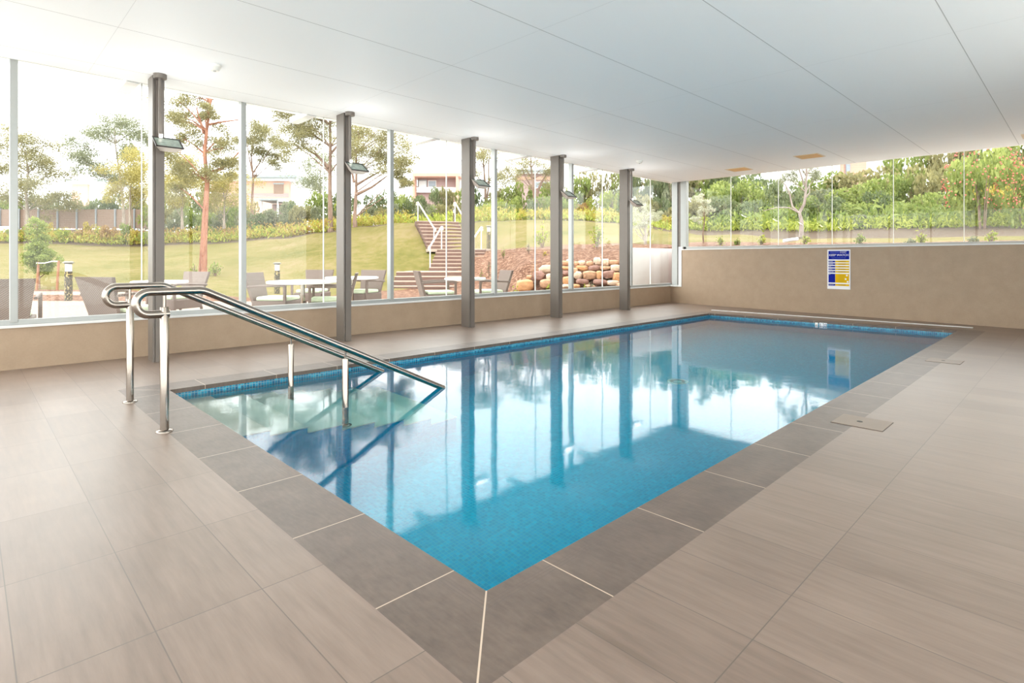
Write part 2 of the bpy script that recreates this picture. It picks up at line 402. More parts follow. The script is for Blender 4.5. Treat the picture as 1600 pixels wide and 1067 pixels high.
b = MB().box(XR-.2, 12.9, YR-.2, YR, ZC, ZC+.25); b.box(7.4, 12.9, YR-.2, YR, -.3, ZC); struct('wall_right', b, M['white_wall'])
struct('wall_front', MB().box(XR-.2, XR, YR, YW+.2, ZC+.06, ZC+.25), M['white_wall'])
b = MB().box(-16, XR-.2, -14, YW+2, -.3, -.02); b.box(XR-.2, 22, -16, YR-.2, -.3, -.02)
struct('floor_added_terrace', b, M['table_top'])                  # unseen pale paving, added to bounce daylight in from behind and beside the camera
w3 = window('window_added_front')  # unseen glazing behind the camera, added to let in more daylight
for k in range(7): MB().box(XR-.1, XR-.03, YR+k*1.415, YR+.06+k*1.415, 0, ZC+.05).build('mullion', M['frame'], w3)
for k in range(6): MB().box(XR-.07, XR-.06, YR+.065+k*1.415, YR+1.41+k*1.415, .03, ZC+.04).build('pane', M['glass'], w3)
MB().box(XR-.12, XR-.02, YR, YW, 0, .03).build('sill', M['frame'], w3)
struct('ceiling_added_eave', MB().box(XR-.2, 13.1, -3.4, YR-.2, ZC+.1, ZC+.25), M['white_wall'])  # unseen eave, added to cut the high sky but keep the terrace bounce
w4 = window('window_added_right')  # unseen glazing beside the camera, added as a second daylight source
for k in range(4): MB().box(XR+k*3.247, XR+k*3.247+.06, YR-.1, YR-.03, 0, ZC+.05).build('mullion', M['frame'], w4)
for k in range(3): MB().box(XR+.06+k*3.247, XR+k*3.247+3.247, YR-.07, YR-.06, .03, ZC+.04).build('pane', M['glass'], w4)
MB().box(XR, 7.4, YR-.12, YR-.02, 0, .03).build('sill', M['frame'], w4)
b = MB()                                     # white edge trim where the back wall steps up
a = math.atan2(xf(YL)-xf(0), YL)
b.box(xf(YL)-.012, xf(YL)+.10, YL, YL+.035, .40, 1.312); b.box(xf(7.0)-.03, 12.66, YL+.03, YW, .40, .43)
q = [(xf(YR)-.012, YR), (xf(YR)+.03, YR), (xf(YL)+.03, YL+.03), (xf(YL)-.012, YL+.03)]
b.hexa([(x, y, 1.292) for x, y in q], [(x, y, 1.315) for x, y in q])
b.box(xf(YL)+.02, 12.72, YL-.01, YL+.10, .42, 1.374)
struct('trim_2', b, M['frame_white'])

# side window: aluminium mullions every 2.1 m with a butt joint of the glass halfway
MULL = [.342, 2.45, 4.55, 6.65, 8.75, 10.85]
w1 = window('window_1')
MB().box(XR, 12.62, YW-.02, YW+.2, .40, .425, bev=.004).build('sill', M['frame_white'], w1)
MB().box(XR, 12.62, YW+.02, YW+.09, .425, .475, bev=.004).build('bottom_frame', M['frame'], w1)
MB().box(XR, 12.62, YW+.02, YW+.09, ZC+.045, ZC+.1).build('top_frame', M['frame'], w1)
xs = [-1.76]+MULL
for x in xs: MB().box(x-.03, x+.03, YW+.005, YW+.10, .45, ZC+.05, bev=.004).build('mullion', M['frame'], w1)
ends = [XR+.05]+xs+[12.55]
for i in range(len(ends)-1):
    x0, x1 = ends[i]+.03, ends[i+1]-.03; xm = (ends[i]+ends[i+1])/2
    for p, q in ((x0, xm-.004), (xm+.004, x1)):
        MB().box(p, q, YW+.05, YW+.06, .475, ZC+.04).build('pane', M['glass'], w1)
    MB().box(xm-.0045, xm+.0045, YW+.045, YW+.065, .475, ZC+.04).build('joint', M['joint'], w1)
w2 = window('window_2')
MB().box(XB-.03, XB+.1, YR, 6.95, 1.30, 1.372, bev=.004).build('bottom_frame', M['frame'], w2)
MB().box(XB-.03, XB+.1, YR, 7.2, ZC+.035, ZC+.1).build('top_frame', M['frame'], w2)
MB().box(XB-.03, XB+.1, 6.80, 6.95, 1.30, ZC+.05, bev=.004).build('side_frame', M['frame'], w2)
MB().box(XB+.02, XB+.16, 6.97, 7.16, .43, ZC+.05, bev=.005).build('corner_post', M['steel_paint'], w2)
MB().box(XB-.005, XB+.02, 7.05, 7.20, .43, ZC+.05).build('corner_frame', M['frame'], w2)
jy = [5.714-1.0525*k for k in range(7)]
e2 = [6.80]+jy+[YR]
for i in range(len(e2)-1):
    MB().box(XB+.03, XB+.04, e2[i+1]+.004, e2[i]-.004, 1.372, ZC+.04).build('pane', M['glass'], w2)
for y in jy: MB().box(XB+.025, XB+.045, y-.0045, y+.0045, 1.372, ZC+.04).build('joint', M['joint'], w2)

# ---------------------------------------------------------------- pillars and uplights
PILLAR = [1.437, 3.56, 5.675, 7.783, 9.973]
ORD = ['first', 'second', 'third', 'fourth', 'fifth']
def pillar_mb():
    m = MB(); w_, y0, y1 = .053, 6.70, 6.90
    prof = [(-w_, y0), (-w_+.016, y0), (-w_+.016, y0+.012), (-w_+.026, y0+.012), (-w_+.026, y0), (w_, y0), (w_, y1), (-w_, y1)]
    n = len(prof)
    vs = [(x, y, z) for z in (0, ZC) for x, y in prof]
    return m.add(vs, [tuple(range(n-1, -1, -1)), tuple(range(n, 2*n))]+[(i, (i+1) % n, n+(i+1) % n, n+i) for i in range(n)])
WHERE = ['beside the handrail loops, nearest the camera', 'rising behind the lower end of the handrails', 'in front of the garden stairs',
         'in front of the left end of the boulder wall', 'nearest the far corner of the room']
pm = pillar_mb().mesh('pillar', M['steel_paint'])
rose_m = MB().lathe([(.058, ZC-.045), (.06, ZC-.04), (.06, ZC)], 24).mesh('ceiling_rose', M['steel_paint'])
stem_m = MB().tube([(0, 0, 2.285), (0, 0, ZC-.04)], .017, 12).mesh('stem', M['steel_paint'])
tl = math.radians(35)
HM = Matrix.Translation((.05, -.10*math.cos(tl)-.01, 2.245)) @ Matrix.Rotation(tl, 4, 'X')
def head_meshes():
    W, L = .125, .105
    bo = MB(); bo.hexa([HM @ Vector(v) for v in ((-.07, -.045, -.075), (.07, -.045, -.075), (.07, .06, -.075), (-.07, .06, -.075))],
                       [HM @ Vector(v) for v in ((-W, -L, 0), (W, -L, 0), (W, L, 0), (-W, L, 0))])
    ri = MB()
    for x0, x1, y0, y1 in ((-W, W, -L, -L+.014), (-W, W, L-.014, L), (-W, -W+.014, -L, L), (W-.014, W, -L, L)): ri.box(x0, x1, y0, y1, 0, .010, HM)
    gl = MB().box(-W+.014, W-.014, -L+.014, L-.014, .001, .004, HM)
    br = MB().box(-.065, -.035, .085, .112, -.02, .05, HM)
    return bo.mesh('head_body', M['lamp_body']), ri.mesh('rim', M['lamp_rim']), gl.mesh('lens', M['lamp_glass']), br.mesh('bracket', M['lamp_body'])
hb, hr, hg, hbr = head_meshes()
for i, x in enumerate(PILLAR):
    o = link('pillar', pm, None, (x, 0, 0))
    tag(o, 'grey-brown steel pillar %s' % WHERE[i], 'pillar', 'steel pillars along the window wall')
    u = thing('uplight', 'tilted grey uplight hanging before the %s pillar from the camera' % ORD[i], 'lamp', (x, 6.635, 0), 0, 'uplights on ceiling stems')
    link('ceiling_rose', rose_m, u); link('stem', stem_m, u)
    ld = bpy.data.lights.new('uplight_lamp', 'AREA'); ld.shape = 'RECTANGLE'; ld.size = .2; ld.size_y = .17; ld.energy = UPW; ld.color = (1, .985, .96)
    lo = link('lamp_light', ld, u); lo.matrix_local = HM @ Matrix.Translation((0, 0, .012)) @ Matrix.Rotation(PI, 4, 'X')
    h = link('lamp_head', hb, u); link('rim', hr, h); link('lens', hg, h); link('bracket', hbr, h)

# ---------------------------------------------------------------- handrails
def handrail(y, label):
    t = thing('handrail', label, 'handrail', (.88, y, 0), 0, 'pool step handrails')
    P = lambda x, z: (x-.88, 0, z)
    r = .0685; cx, cz = .80, .7915
    pts = [P(.905, cz-r), P(.86, cz-r), P(cx, cz-r)]
    pts += [P(cx-r*math.sin(a_), cz-r*math.cos(a_)) for a_ in [PI*k/12 for k in range(1, 12)]]
    pts += [P(cx, cz+r), P(.95, cz+r), P(1.075, cz+r), P(1.10, cz+r-.004), P(1.125, cz+r-.014)]
    sl = -.486
    pts += [P(x_, cz+r-.014+(x_-1.125)*sl) for x_ in (1.3, 1.7, 2.1, 2.5, 2.9, 3.02)]
    MB().tube(pts, .0245, 20).build('rail', M['chrome'], t)
    for x0, zb, zt, zr in ((.88, 0, .765, .84), (2.085, -.54, .30, .375)):
        p = MB().tube([P(x0, zb), P(x0, zt-.002), P(x0, zt)], [.0245, .0245, .0235], 20).build('post', M['chrome'], t)
        MB().tube([P(x0, zt-.01), P(x0, zr)], .008, 10).build('spigot', M['chrome'], p)
        MB().lathe([(.048, 0), (.048, .006), (.040, .012), (.026, .014)], 28, P(x0, zb)).build('flange', M['chrome'], p)
    return t
handrail(4.957, 'polished steel handrail into the pool, the one nearer the window wall')
handrail(3.957, 'polished steel handrail into the pool, the one nearer the camera')

# ---------------------------------------------------------------- ceiling fittings
for i, (x, y, l) in enumerate(((1.75, 5.95, 'white smoke detector on the ceiling near the first pillar'), (9.26, 5.98, 'white smoke detector on the ceiling near the far corner'))):
    t = thing('smoke_detector', l, 'smoke detector', (x, y, ZC), 0, 'ceiling smoke detectors')
    MB().lathe([(.035, -.055), (.042, -.05), (.052, -.03), (.058, -.02)], 24).build('sensor_housing', M['plastic_white'], t)
    MB().lathe([(.06, -.022), (.062, -.018), (.062, 0)], 24).build('base_plate', M['plastic_white'], t)
    MB().lathe([(.012, -.062), (.014, -.055)], 12).build('sensor_tip', M['frame'], t)
for x, y, l in ((11.42, 4.88, 'orange timber-slatted ceiling vent nearest the corner post'), (10.86, 3.33, 'orange timber-slatted ceiling vent above the pool safety poster'),
                (11.45, .27, 'orange timber-slatted ceiling vent cut by the right picture edge')):
    t = thing('ceiling_vent', l, 'vent', (x, y, ZC), 0, 'timber ceiling vents')
    MB().box(0, .44, 0, .42, -.006, 0).build('frame', M['vent_frame'], t)
    for k in range(9): MB().box(.03, .41, .03+k*.04, .066+k*.04, -.012, -.004).build('slat', M['vent'], t)

# ---------------------------------------------------------------- poolside fittings
for x, y, l in ((4.03, .872, 'pale square skimmer lid set in the dark coping, nearer the camera'), (7.17, .885, 'pale square skimmer lid set in the dark coping, farther away')):
    t = thing('skimmer_lid', l, 'lid', (x, y, 0), 0, 'skimmer lids')
    MB().box(-.003, .273, -.003, .289, .0002, .0012).build('edge_joint', M['dark'], t)
    MB().box(0, .27, 0, .286, .0002, .004, bev=.001).build('plate', M['lid'], t)
    MB().lathe([(.017, .002), (.017, .0052)], 18, (.135, .155, 0)).build('finger_hole', M['dark'], t)
t = thing('floor_drain', 'round white drain ring on the pool floor', 'drain', (5.85, 3.27, ZP))
b = MB(); b.lathe([(.115, 0), (.115, .012), (.10, .016), (.085, .014), (.085, .0)], 32); b.build('ring', M['plastic_white'], t)
MB().lathe([(.05, 0), (.05, .01)], 24).build('cover', M['plastic_white'], t)
def text_mesh(body, size, mat, name, align='CENTER', thick=.0006, wide=1.0):
    c = bpy.data.curves.new(name, 'FONT'); c.body = body; c.size = size; c.align_x = align; c.align_y = 'CENTER'; c.extrude = thick
    o = bpy.data.objects.new(name, c); COL.objects.link(o)
    bpy.context.view_layer.update()
    me = bpy.data.meshes.new_from_object(o.evaluated_get(bpy.context.evaluated_depsgraph_get()))
    bpy.data.objects.remove(o); me.name = name; me.materials.clear(); me.materials.append(mat)
    if wide != 1: me.transform(Matrix.Diagonal((wide, 1, 1, 1)))
    return me
RY = Matrix.Rotation(PI/2, 4, 'X')            # text plane -> upright, facing -Y
def faceX(me): me.transform(Matrix.Rotation(-PI/2, 4, 'Z') @ RY); return me      # upright, facing -X
t = thing('depth_plaque', 'small white depth plaque reading 1.20 on the far pool wall', 'sign', (PX1-.006, 3.14, -.057))
MB().box(-.006, 0, -.06, .06, -.046, .034).build('tile', M['sign_white'], t)
o = link('numerals', faceX(text_mesh('1.20', .072, M['ink'], 'numerals')), t, (-.007, 0, -.006))
t = thing('water_level_tile', 'narrow cream fitting on the pool wall beside the depth plaque', 'fitting', (PX1-.006, 3.245, -.06))
MB().box(-.008, 0, -.022, .022, -.05, .035).build('cover_plate', M['plastic_white'], t)
MB().lathe([(.009, 0), (.009, .01)], 14).build('screw', M['lamp_body'], t, (-.008, 0, -.005)).rotation_euler = (0, -PI/2, 0)

# safety poster on the back wall
ang = math.atan2(xf(1)-xf(0), 1.0)
cy = 3.297; W, H_ = .415, .755
t = thing('safety_poster', 'blue and yellow KEEP WATCH pool safety poster on the beige wall', 'poster', (xf(cy)-.003, cy, .872), -ang)
SB = lambda x0, x1, z0, z1, d0=-.008, d1=-.004: MB().box(d0, d1, -x1, -x0, z0, z1)      # x to the right as seen from the pool
SB(-W/2, W/2, -H_/2, H_/2, -.006, 0).build('board', M['sign_white'], t)
U = W/480; zt = H_/2
PXZ = lambda py: zt-(py-135)*H_/825
PXX = lambda px: (px-545)*W/478
SB(PXX(332), PXX(762), PXZ(338), PXZ(160)).build('header_panel', M['sign_blue'], t)
def put(me, x, z, nm): return link(nm, faceX(me), t, (-.0088, -x, z))
put(text_mesh('Resuscitation', .030, M['sign_pale'], 'heading'), PXX(465), PXZ(186), 'heading')
put(text_mesh('CHART', .038, M['sign_white'], 'heading', wide=.95), PXX(640), PXZ(188), 'heading')
put(text_mesh('KEEP WATCH', .058, M['sign_white'], 'title', wide=.98), PXX(547), PXZ(250), 'title')
put(text_mesh('Supervise at all times near water', .0205, M['sign_pale'], 'subtitle', wide=.95), PXX(547), PXZ(305), 'subtitle')
rows = [('DANGERS', 365, 400), ('RESPONSE', 420, 452), ('SEND', 474, 506), ('AIRWAY', 528, 560), ('BREATHING', 582, 614), ('CPR', 640, 825), ('DEFIBRILLATION', 852, 890)]
for nm, a_, b_ in rows:
    SB(PXX(332), PXX(472), PXZ(b_), PXZ(a_)).build('row_heading', M['sign_blue'], t)
    SB(PXX(476), PXX(760), PXZ(b_), PXZ(a_)).build('row_panel', M['sign_yellow'], t)
    z = PXZ(a_+16)
    put(text_mesh(nm, .0165 if len(nm) < 10 else .0125, M['sign_white'], 'row_title', 'LEFT', wide=1.0), PXX(338), z, 'row_title')
    if b_-a_ < 60: SB(PXX(540), PXX(690), z-.004, z+.004, -.0086, -.008).build('row_text', M['sign_brown'], t)
for k in range(5): SB(PXX(540), PXX(660), PXZ(672+k*30)-.0025, PXZ(672+k*30)+.0025, -.0086, -.008).build('row_text', M['sign_brown'], t)
for px_, py_ in ((715, 670), (690, 745), (730, 800)):
    SB(PXX(px_-16), PXX(px_+16), PXZ(py_+16), PXZ(py_-16), -.0086, -.008).build('picture', M['sign_white'], t)

# ---------------------------------------------------------------- the garden: ground heights by direction and distance
GT = {-700: [(13, 0), (16, .15), (20, .5), (35, 1.9), (40, 3.2), (60, 4.0)],
 50: [(14, 0), (16, .15), (20, .5), (35, 2.05), (37, 2.5), (41, 3.3), (60, 4.0)], 200: [(14, 0), (16, .13), (20, .52), (35, 1.86), (38, 2.5), (42, 3.3), (60, 4.0)],
 320: [(14, 0), (16, .1), (20, .55), (33, 1.98), (38, 2.6), (60, 4.0)], 440: [(16, 0), (18, .06), (21, .55), (31, 2.22), (36, 2.7), (60, 4.0)],
 500: [(16, 0), (19, .15), (22, .85), (30, 2.49), (36, 2.9), (60, 4.0)], 560: [(16, 0), (19, .2), (22, .95), (28.5, 2.75), (36, 3.1), (60, 4.2)],
 620: [(16, 0), (18.5, .02), (20.8, .55), (23, 1.35), (27, 2.83), (36, 3.2), (60, 4.4)], 690: [(16, 0), (18.7, 0), (20.8, .5), (22.9, 1.3), (23.6, 1.38), (26.4, 2.84), (36, 3.2), (60, 4.4)],
 760: [(16, 0), (18.5, .3), (20.5, .9), (22.9, 1.42), (24, 1.58), (29, 3.06), (36, 3.4), (60, 4.6)], 830: [(14, 0), (16, .1), (17.4, .95), (21, 1.5), (22, 1.68), (30, 3.2), (36, 3.5), (60, 5)],
 900: [(13.5, 0), (15.5, .1), (16.8, 1.0), (20, 1.6), (30, 3.15), (36, 3.6), (60, 5)], 960: [(13, 0), (15.1, .1), (16.2, 1.03), (19.5, 1.63), (29, 2.95), (36, 3.6), (60, 5)],
 983: [(12.8, 0), (14.4, .1), (15.2, 1.03), (19, 1.63), (28, 2.75), (36, 3.5), (60, 5)], 987: [(12.8, 1.2), (16, 1.36), (19, 1.62), (28, 2.7), (36, 3.5), (60, 5)],
 1000: [(13, 1.25), (16, 1.36), (19, 1.62), (27, 2.6), (36, 3.5), (60, 5)], 1060: [(13, 1.3), (16.75, 1.45), (19, 1.75), (25, 2.28), (34, 3.2), (60, 5)], 1063: [(13, 1.3), (16, 1.47), (19, 1.76), (25, 2.28), (34, 3.2), (60, 5)],
 1100: [(13, 1.33), (17, 1.6), (20, 1.84), (24, 2.12), (34, 3.2), (60, 5)], 1240: [(12.5, 1.33), (15, 1.5), (16.5, 1.62), (18.5, 1.76), (22, 2.26), (34, 3.6), (60, 6)],
 1400: [(12, 1.32), (13.5, 1.47), (16, 1.69), (19, 2.1), (26, 3.0), (60, 6)], 1600: [(11, 1.3), (12.5, 1.48), (15, 1.76), (18, 2.2), (26, 3.2), (60, 6)], 2300: [(11, 1.3), (15, 1.76), (18, 2.2), (26, 3.2), (60, 6)]}
LS = {-700: (16.4, 35), 50: (16.4, 35), 200: (16.4, 35), 320: (15.5, 33), 440: (15.2, 31), 500: (16, 30), 560: (17.2, 28.5), 620: (18.6, 27.2), 690: (20, 26.8), 740: (21.5, 28), 760: (23.2, 29),
      830: (21.2, 30), 900: (20.1, 30), 960: (19.5, 29), 983: (19, 28), 987: (18.9, 27.8), 1000: (18.5, 27), 1060: (17.2, 25), 1063: (17.2, 25), 1100: (17, 23.5), 1240: (15.3, 17.6), 1400: (13.6, 15.6), 1600: (12.7, 14), 2300: (12.7, 14)}
GK = sorted(GT)
def pd(X, Y):
    d = math.cos(TH)*X+math.sin(TH)*Y; r = math.sin(TH)*X-math.cos(TH)*Y
    return 800+875.97*r/max(d, .5), d
def _col(tab, px):
    px = min(max(px, GK[0]), GK[-1]-.01); i = 0
    while GK[i+1] <= px: i += 1
    f = (px-GK[i])/(GK[i+1]-GK[i]); f = f*f*(3-2*f)
    return GK[i], GK[i+1], f
def gz(px, d):
    if 984 < px < 1062:                                # level paving up to the white garden wall, high ground behind it
        r = (px-800)/875.97
        if d < 8.42/(math.sin(TH)-math.cos(TH)*r): return 0.0
    a, b_, f = _col(GT, px); z = []
    for k in (a, b_):
        p = GT[k]; z.append(np.interp(d, [q[0] for q in p], [q[1] for q in p]))
    return float(z[0]*(1-f)+z[1]*f)
def lawn(px):
    a, b_, f = _col(LS, px); return [LS[a][i]*(1-f)+LS[b_][i]*f for i in (0, 1)]
def ground(X, Y): return gz(*pd(X, Y))
def gspot(px, d):
    x, y = spot(px, d); return (x, y, gz(px, d))

pxs = list(np.arange(-640, 2260, 7.0)); nd = 170
V = []; Z = []
for px in pxs:
    r = (px-800)/875.97; ay = math.sin(TH)-math.cos(TH)*r; ax = math.cos(TH)+math.sin(TH)*r
    d0 = 1e9
    if ay > .02: d0 = min(d0, 7.39/ay) if ax*7.39/ay < 12.88 else d0
    if ax > .02: d0 = min(d0, 12.86/ax) if ay*12.86/ax < 7.41 else d0
    if d0 > 60: d0 = 12.0
    a, b_ = lawn(px)
    for k in range(nd):
        f = k/(nd-1); d = d0*(64/d0)**(f**1.15)
        x, y = spot(px, d); V.append((x, y, gz(px, d)))
        soil = min(1, max(0, (d-b_)*2.0+.5))
        near = min(1, max(0, (a-d)*2.0+.5))
        grav = 0.0
        if px < 330: grav = max(0, min(1, 1.6-abs(d-15.7)*3.0))
        if px < 650: grav = max(grav, min(1, max(0, (14.2-d)*2+.5)))
        Z.append((near, grav, soil, 1))
F = []
for i in range(len(pxs)-1):
    for k in range(nd-1): F.append((i*nd+k, (i+1)*nd+k, (i+1)*nd+k+1, i*nd+k+1))
me = bpy.data.meshes.new('garden_ground'); me.from_pydata(V, [], F); me.materials.append(M['ground'])
at = me.attributes.new('zone', 'FLOAT_COLOR', 'POINT'); at.data.foreach_set('color', np.array(Z, dtype=np.float32).ravel())
me.polygons.foreach_set('use_smooth', [True]*len(F)); me.update()
link('ground', me)['kind'] = 'structure'

struct('floor_added_path', MB().box(-7, 12.3, 7.4, 9.35, -.3, .012), M['table_top'])      # added pale strip, hidden below the sill line, bounces daylight onto the ceiling
struct('floor_added_strip', MB().box(12.87, 13.75, -5, 6.9, .9, 1.335), M['table_top'])  # pale strip out of view, put in to throw light up at the far ceiling
# white rendered retaining wall outside the far corner
b = MB().box(12.36, 17.5, 8.3, 8.5, -.2, 1.37, bev=.01)
rw = struct('wall_garden', b, M['white_wall'])
# flat brackets under the eaves outside
bm_ = MB(); bm_.box(-.062, .062, 7.12, 7.68, -.012, 0); bm_.box(-.062, -.05, 7.12, 7.68, 0, .06); bm_.box(.05, .062, 7.12, 7.68, 0, .06)
bmm = bm_.mesh('eave_bracket', M['frame_white'])
for i, x in enumerate((1.29, 3.27, 5.3, 7.4, 9.5)):
    tag(link('eave_bracket', bmm, None, (x, 0, ZC)), 'beige flat eave bracket outside the glass, left of the %s pillar' % ORD[i], 'bracket', 'eave brackets outside the window')

# ---------------------------------------------------------------- patio furniture
def wicker_chair(label):
    t = thing('wicker_armchair', label, 'chair', (0, 0, 0), 0, 'wicker armchairs on the patio')   # faces +X, origin on the ground at the seat centre
    b = MB(); zt, zb = .85, .36                     # backrest: wider at the top, leaning back
    for s0, s1, x0, x1, th in ((zb, zt, -.24, -.37, .045),):
        b.hexa([(x0-th, -.225, s0), (x0, -.225, s0), (x0, .225, s0), (x0-th, .225, s0)], [(x1-th, -.29, s1), (x1, -.29, s1), (x1, .29, s1), (x1-th, .29, s1)])
    b.build('backrest', M['wicker'], t)
    MB().box(-.27, .29, -.27, .27, .25, .41, bev=.015).build('seat_base', M['wicker'], t)
    MB().box(-.22, .29, -.235, .235, .41, .475, bev=.025).build('cushion', M['cushion'], t)
    for s in (-1, 1):
        a = MB(); a.tube([(-.34, s*.285, .63), (-.10, s*.30, .645), (.20, s*.305, .655), (.285, s*.305, .65)], .018, 8); a.box(.262, .305, s*.305-.02, s*.305+.02, .0, .66, bev=.006)
        a.build('arm', M['wicker'], t)
        MB().box(.255, .30, s*.255-.02, s*.255+.02, 0, .27).build('leg', M['wicker'], t)
        MB().tube([(-.30, s*.25, 0), (-.26, s*.25, .27)], .022, 8).build('leg', M['wicker'], t)
    return t
CH = [(6, 6.3, 84, 'brown wicker armchair at the far left edge, its back to the window'),
      (196, 7.05, 30, 'brown wicker armchair seen from behind beside the tall speckled bollard'),
      (276, 9.4, 205, 'brown wicker armchair with its back below the red tree trunk'),
      (432, 9.0, -48, 'brown wicker armchair seen side-on at the left of the round white table'),
      (489, 11.2, 225, 'brown wicker armchair behind the large white table, left of the second pillar'),
      (517, 8.75, 150, 'brown wicker armchair mostly hidden by the second pillar'),
      (566, 11.0, 205, 'brown wicker armchair facing left, left of the window mullion by the garden steps'),
      (683, 10.6, -25, 'brown wicker armchair in front of the lowest garden steps'),
      (763, 10.95, 160, 'brown wicker armchair right of the third pillar, turned left')]
c0 = None
for px, d, rz, lab in CH:
    x, y = spot(px, d)
    if c0 is None: c0 = wicker_chair(lab); c0.location = (x, y, gz(px, d)); c0.rotation_euler = (0, 0, math.radians(rz))
    else: dup(c0, (x, y, gz(px, d)), math.radians(rz), lab)
def patio_table(label):
    t = thing('patio_table', label, 'table', (0, 0, 0), 0, 'white patio tables')
    MB().lathe([(.44, .695), (.475, .70), (.48, .715), (.475, .73), (.46, .735)], 40).build('table_top', M['table_top'], t)
    MB().tube([(0, 0, .03), (0, 0, .70)], .032, 16).build('pedestal', M['chrome'], t)
    MB().lathe([(.25, 0), (.25, .012), (.22, .022), (.05, .035)], 32).build('base', M['chrome'], t)
    return t
t0 = None
for px, d, s, lab in ((250, 8.6, .8, 'white patio table behind the handrail loops'), (473, 8.6, 1.08, 'large white round patio table left of the second pillar'),
                      (550, 10.6, 1.02, 'white patio table passing behind the second pillar'), (727, 10.1, .78, 'small white patio table behind the third pillar')):
    x, y = spot(px, d)
    if t0 is None: t0 = patio_table(lab); o = t0; o.location = (x, y, 0)
    else: o = dup(t0, (x, y, 0), 0, lab)
    o.scale = (s, s, 1)

# ---------------------------------------------------------------- bollards
def bollard(label):
    t = thing('bollard_light', label, 'bollard', (0, 0, 0), 0, 'garden bollard lights')
    MB().lathe([(.085, 0), (.085, .74)], 28).build('post', M['bollard'], t)
    MB().lathe([(.072, .74), (.072, .93)], 28).build('lamp_lens', M['bollard_head'], t)
    MB().lathe([(.125, .955), (.13, .962), (.10, .985), (.075, 1.0)], 28).build('cap', M['bollard_cap'], t)
    MB().lathe([(.10, .93), (.085, .957)], 28).build('cap_collar', M['bollard_cap'], t)
    return t
b0 = None
for px, d, s, lab in ((107, 14.3, 1, 'tall speckled bollard light near the staked shrub, leftmost of the bollards'), (433, 17.0, .95, 'speckled bollard light behind the large white table'),
                      (763.5, 23.6, .97, 'bollard light at the right of the stair landing'), (709.5, 26.9, .72, 'dark bollard light beside the top stair rail'), (758, 46, .85, 'distant bollard light on the crest beyond the lawn')):
    x, y = spot(px, d); z = gz(px, d)
    if px == 758: z = zof(347, d)
    if b0 is None: b0 = bollard(lab); o = b0; o.location = (x, y, z)
    else: o = dup(b0, (x, y, z), 0, lab)
    o.scale = (s, s, s)

# ---------------------------------------------------------------- garden stairs in three flights
st = link('floor_garden_stairs', None); st['kind'] = 'structure'
def flight(pb, db, pt, dt, wb, n, z0, z1, nm, mat):
    A = Vector(spot(pb, db)); B = Vector(spot(pt, dt)); u = (B-A).normalized(); L = (B-A).length; v = Vector((-u.y, u.x))
    run = L/n; rise = (z1-z0)/n
    f = link(nm, None, st)
    for k in range(n):
        p = A+u*run*k; q = A+u*(L+.25); z = z0+rise*(k+1)
        c = [p-v*wb/2, q-v*wb/2, q+v*wb/2, p+v*wb/2]
        MB().hexa([(i.x, i.y, z0+rise*k-.5) for i in c], [(i.x, i.y, z-.012) for i in c]).build('step', M['stair_brown'], f)
        q2 = p+u*(run+.012); c = [p-u*.006-v*wb/2, q2-v*wb/2, q2+v*wb/2, p-u*.006+v*wb/2]
        MB().hexa([(i.x, i.y, z-.035) for i in c], [(i.x, i.y, z) for i in c]).build('tread', M['concrete'], f)
    return A, B, u, v
flight(672, 18.9, 678, 20.3, 2.6, 4, 0.02, .64, 'lower_flight', M['stair_brown'])
A2, B2, u2, v2 = flight(711, 20.9, 722, 22.95, 1.95, 6, .64, 1.5, 'middle_flight', M['stair_brown'])
A3, B3, u3, v3 = flight(704, 23.9, 682, 26.5, 1.98, 8, 1.5, 2.86, 'upper_flight', M['stair_brown'])
def pad(pts, z, nm):
    MB().hexa([(x, y, z-.12) for x, y in pts], [(x, y, z) for x, y in pts]).build(nm, M['concrete'], st)
pad([spot(632, 20.25), spot(745, 20.25), spot(757, 21.0), spot(640, 21.0)], .645, 'landing')
pad([spot(668, 22.9), spot(766, 22.9), spot(756, 24.1), spot(664, 24.1)], 1.505, 'landing')
def stair_rail(p0, d0, zb, p1, d1, zt, lab, hook=1):
    a = Vector(spot(p0, d0)+(zb,)); c = Vector(spot(p1, d1)+(zt,)); h = .92
    t = thing('stair_rail', lab, 'handrail', a, 0, 'cream rails on the garden stairs')
    q = c-a; u = Vector((q.x, q.y, 0)).normalized()
    MB().tube([Vector((0, 0, h-.16))-u*.10, Vector((0, 0, h-.14))-u*.22, Vector((0, 0, h-.04))-u*.22, Vector((0, 0, h)), q+Vector((0, 0, h)), q+Vector((0, 0, h))+u*.22, q+Vector((0, 0, h-.13))+u*.24], .032, 10).build('rail', M['cream_metal'], t)
    for p in (Vector((0, 0, 0)), q): MB().tube([p-Vector((0, 0, .05)), p+Vector((0, 0, h))], .026, 10).build('post', M['cream_metal'], t)
stair_rail(672, 21.0, .64, 690, 23.1, 1.5, 'cream stair rail at the left of the middle flight')
stair_rail(741, 22.2, 1.02, 752, 23.4, 1.5, 'cream stair rail right of the third pillar')
stair_rail(678, 24.1, 1.5, 653, 26.5, 2.86, 'cream stair rail at the left of the top flight')
stair_rail(733, 24.3, 1.55, 711, 26.7, 2.86, 'cream stair rail at the right of the top flight')

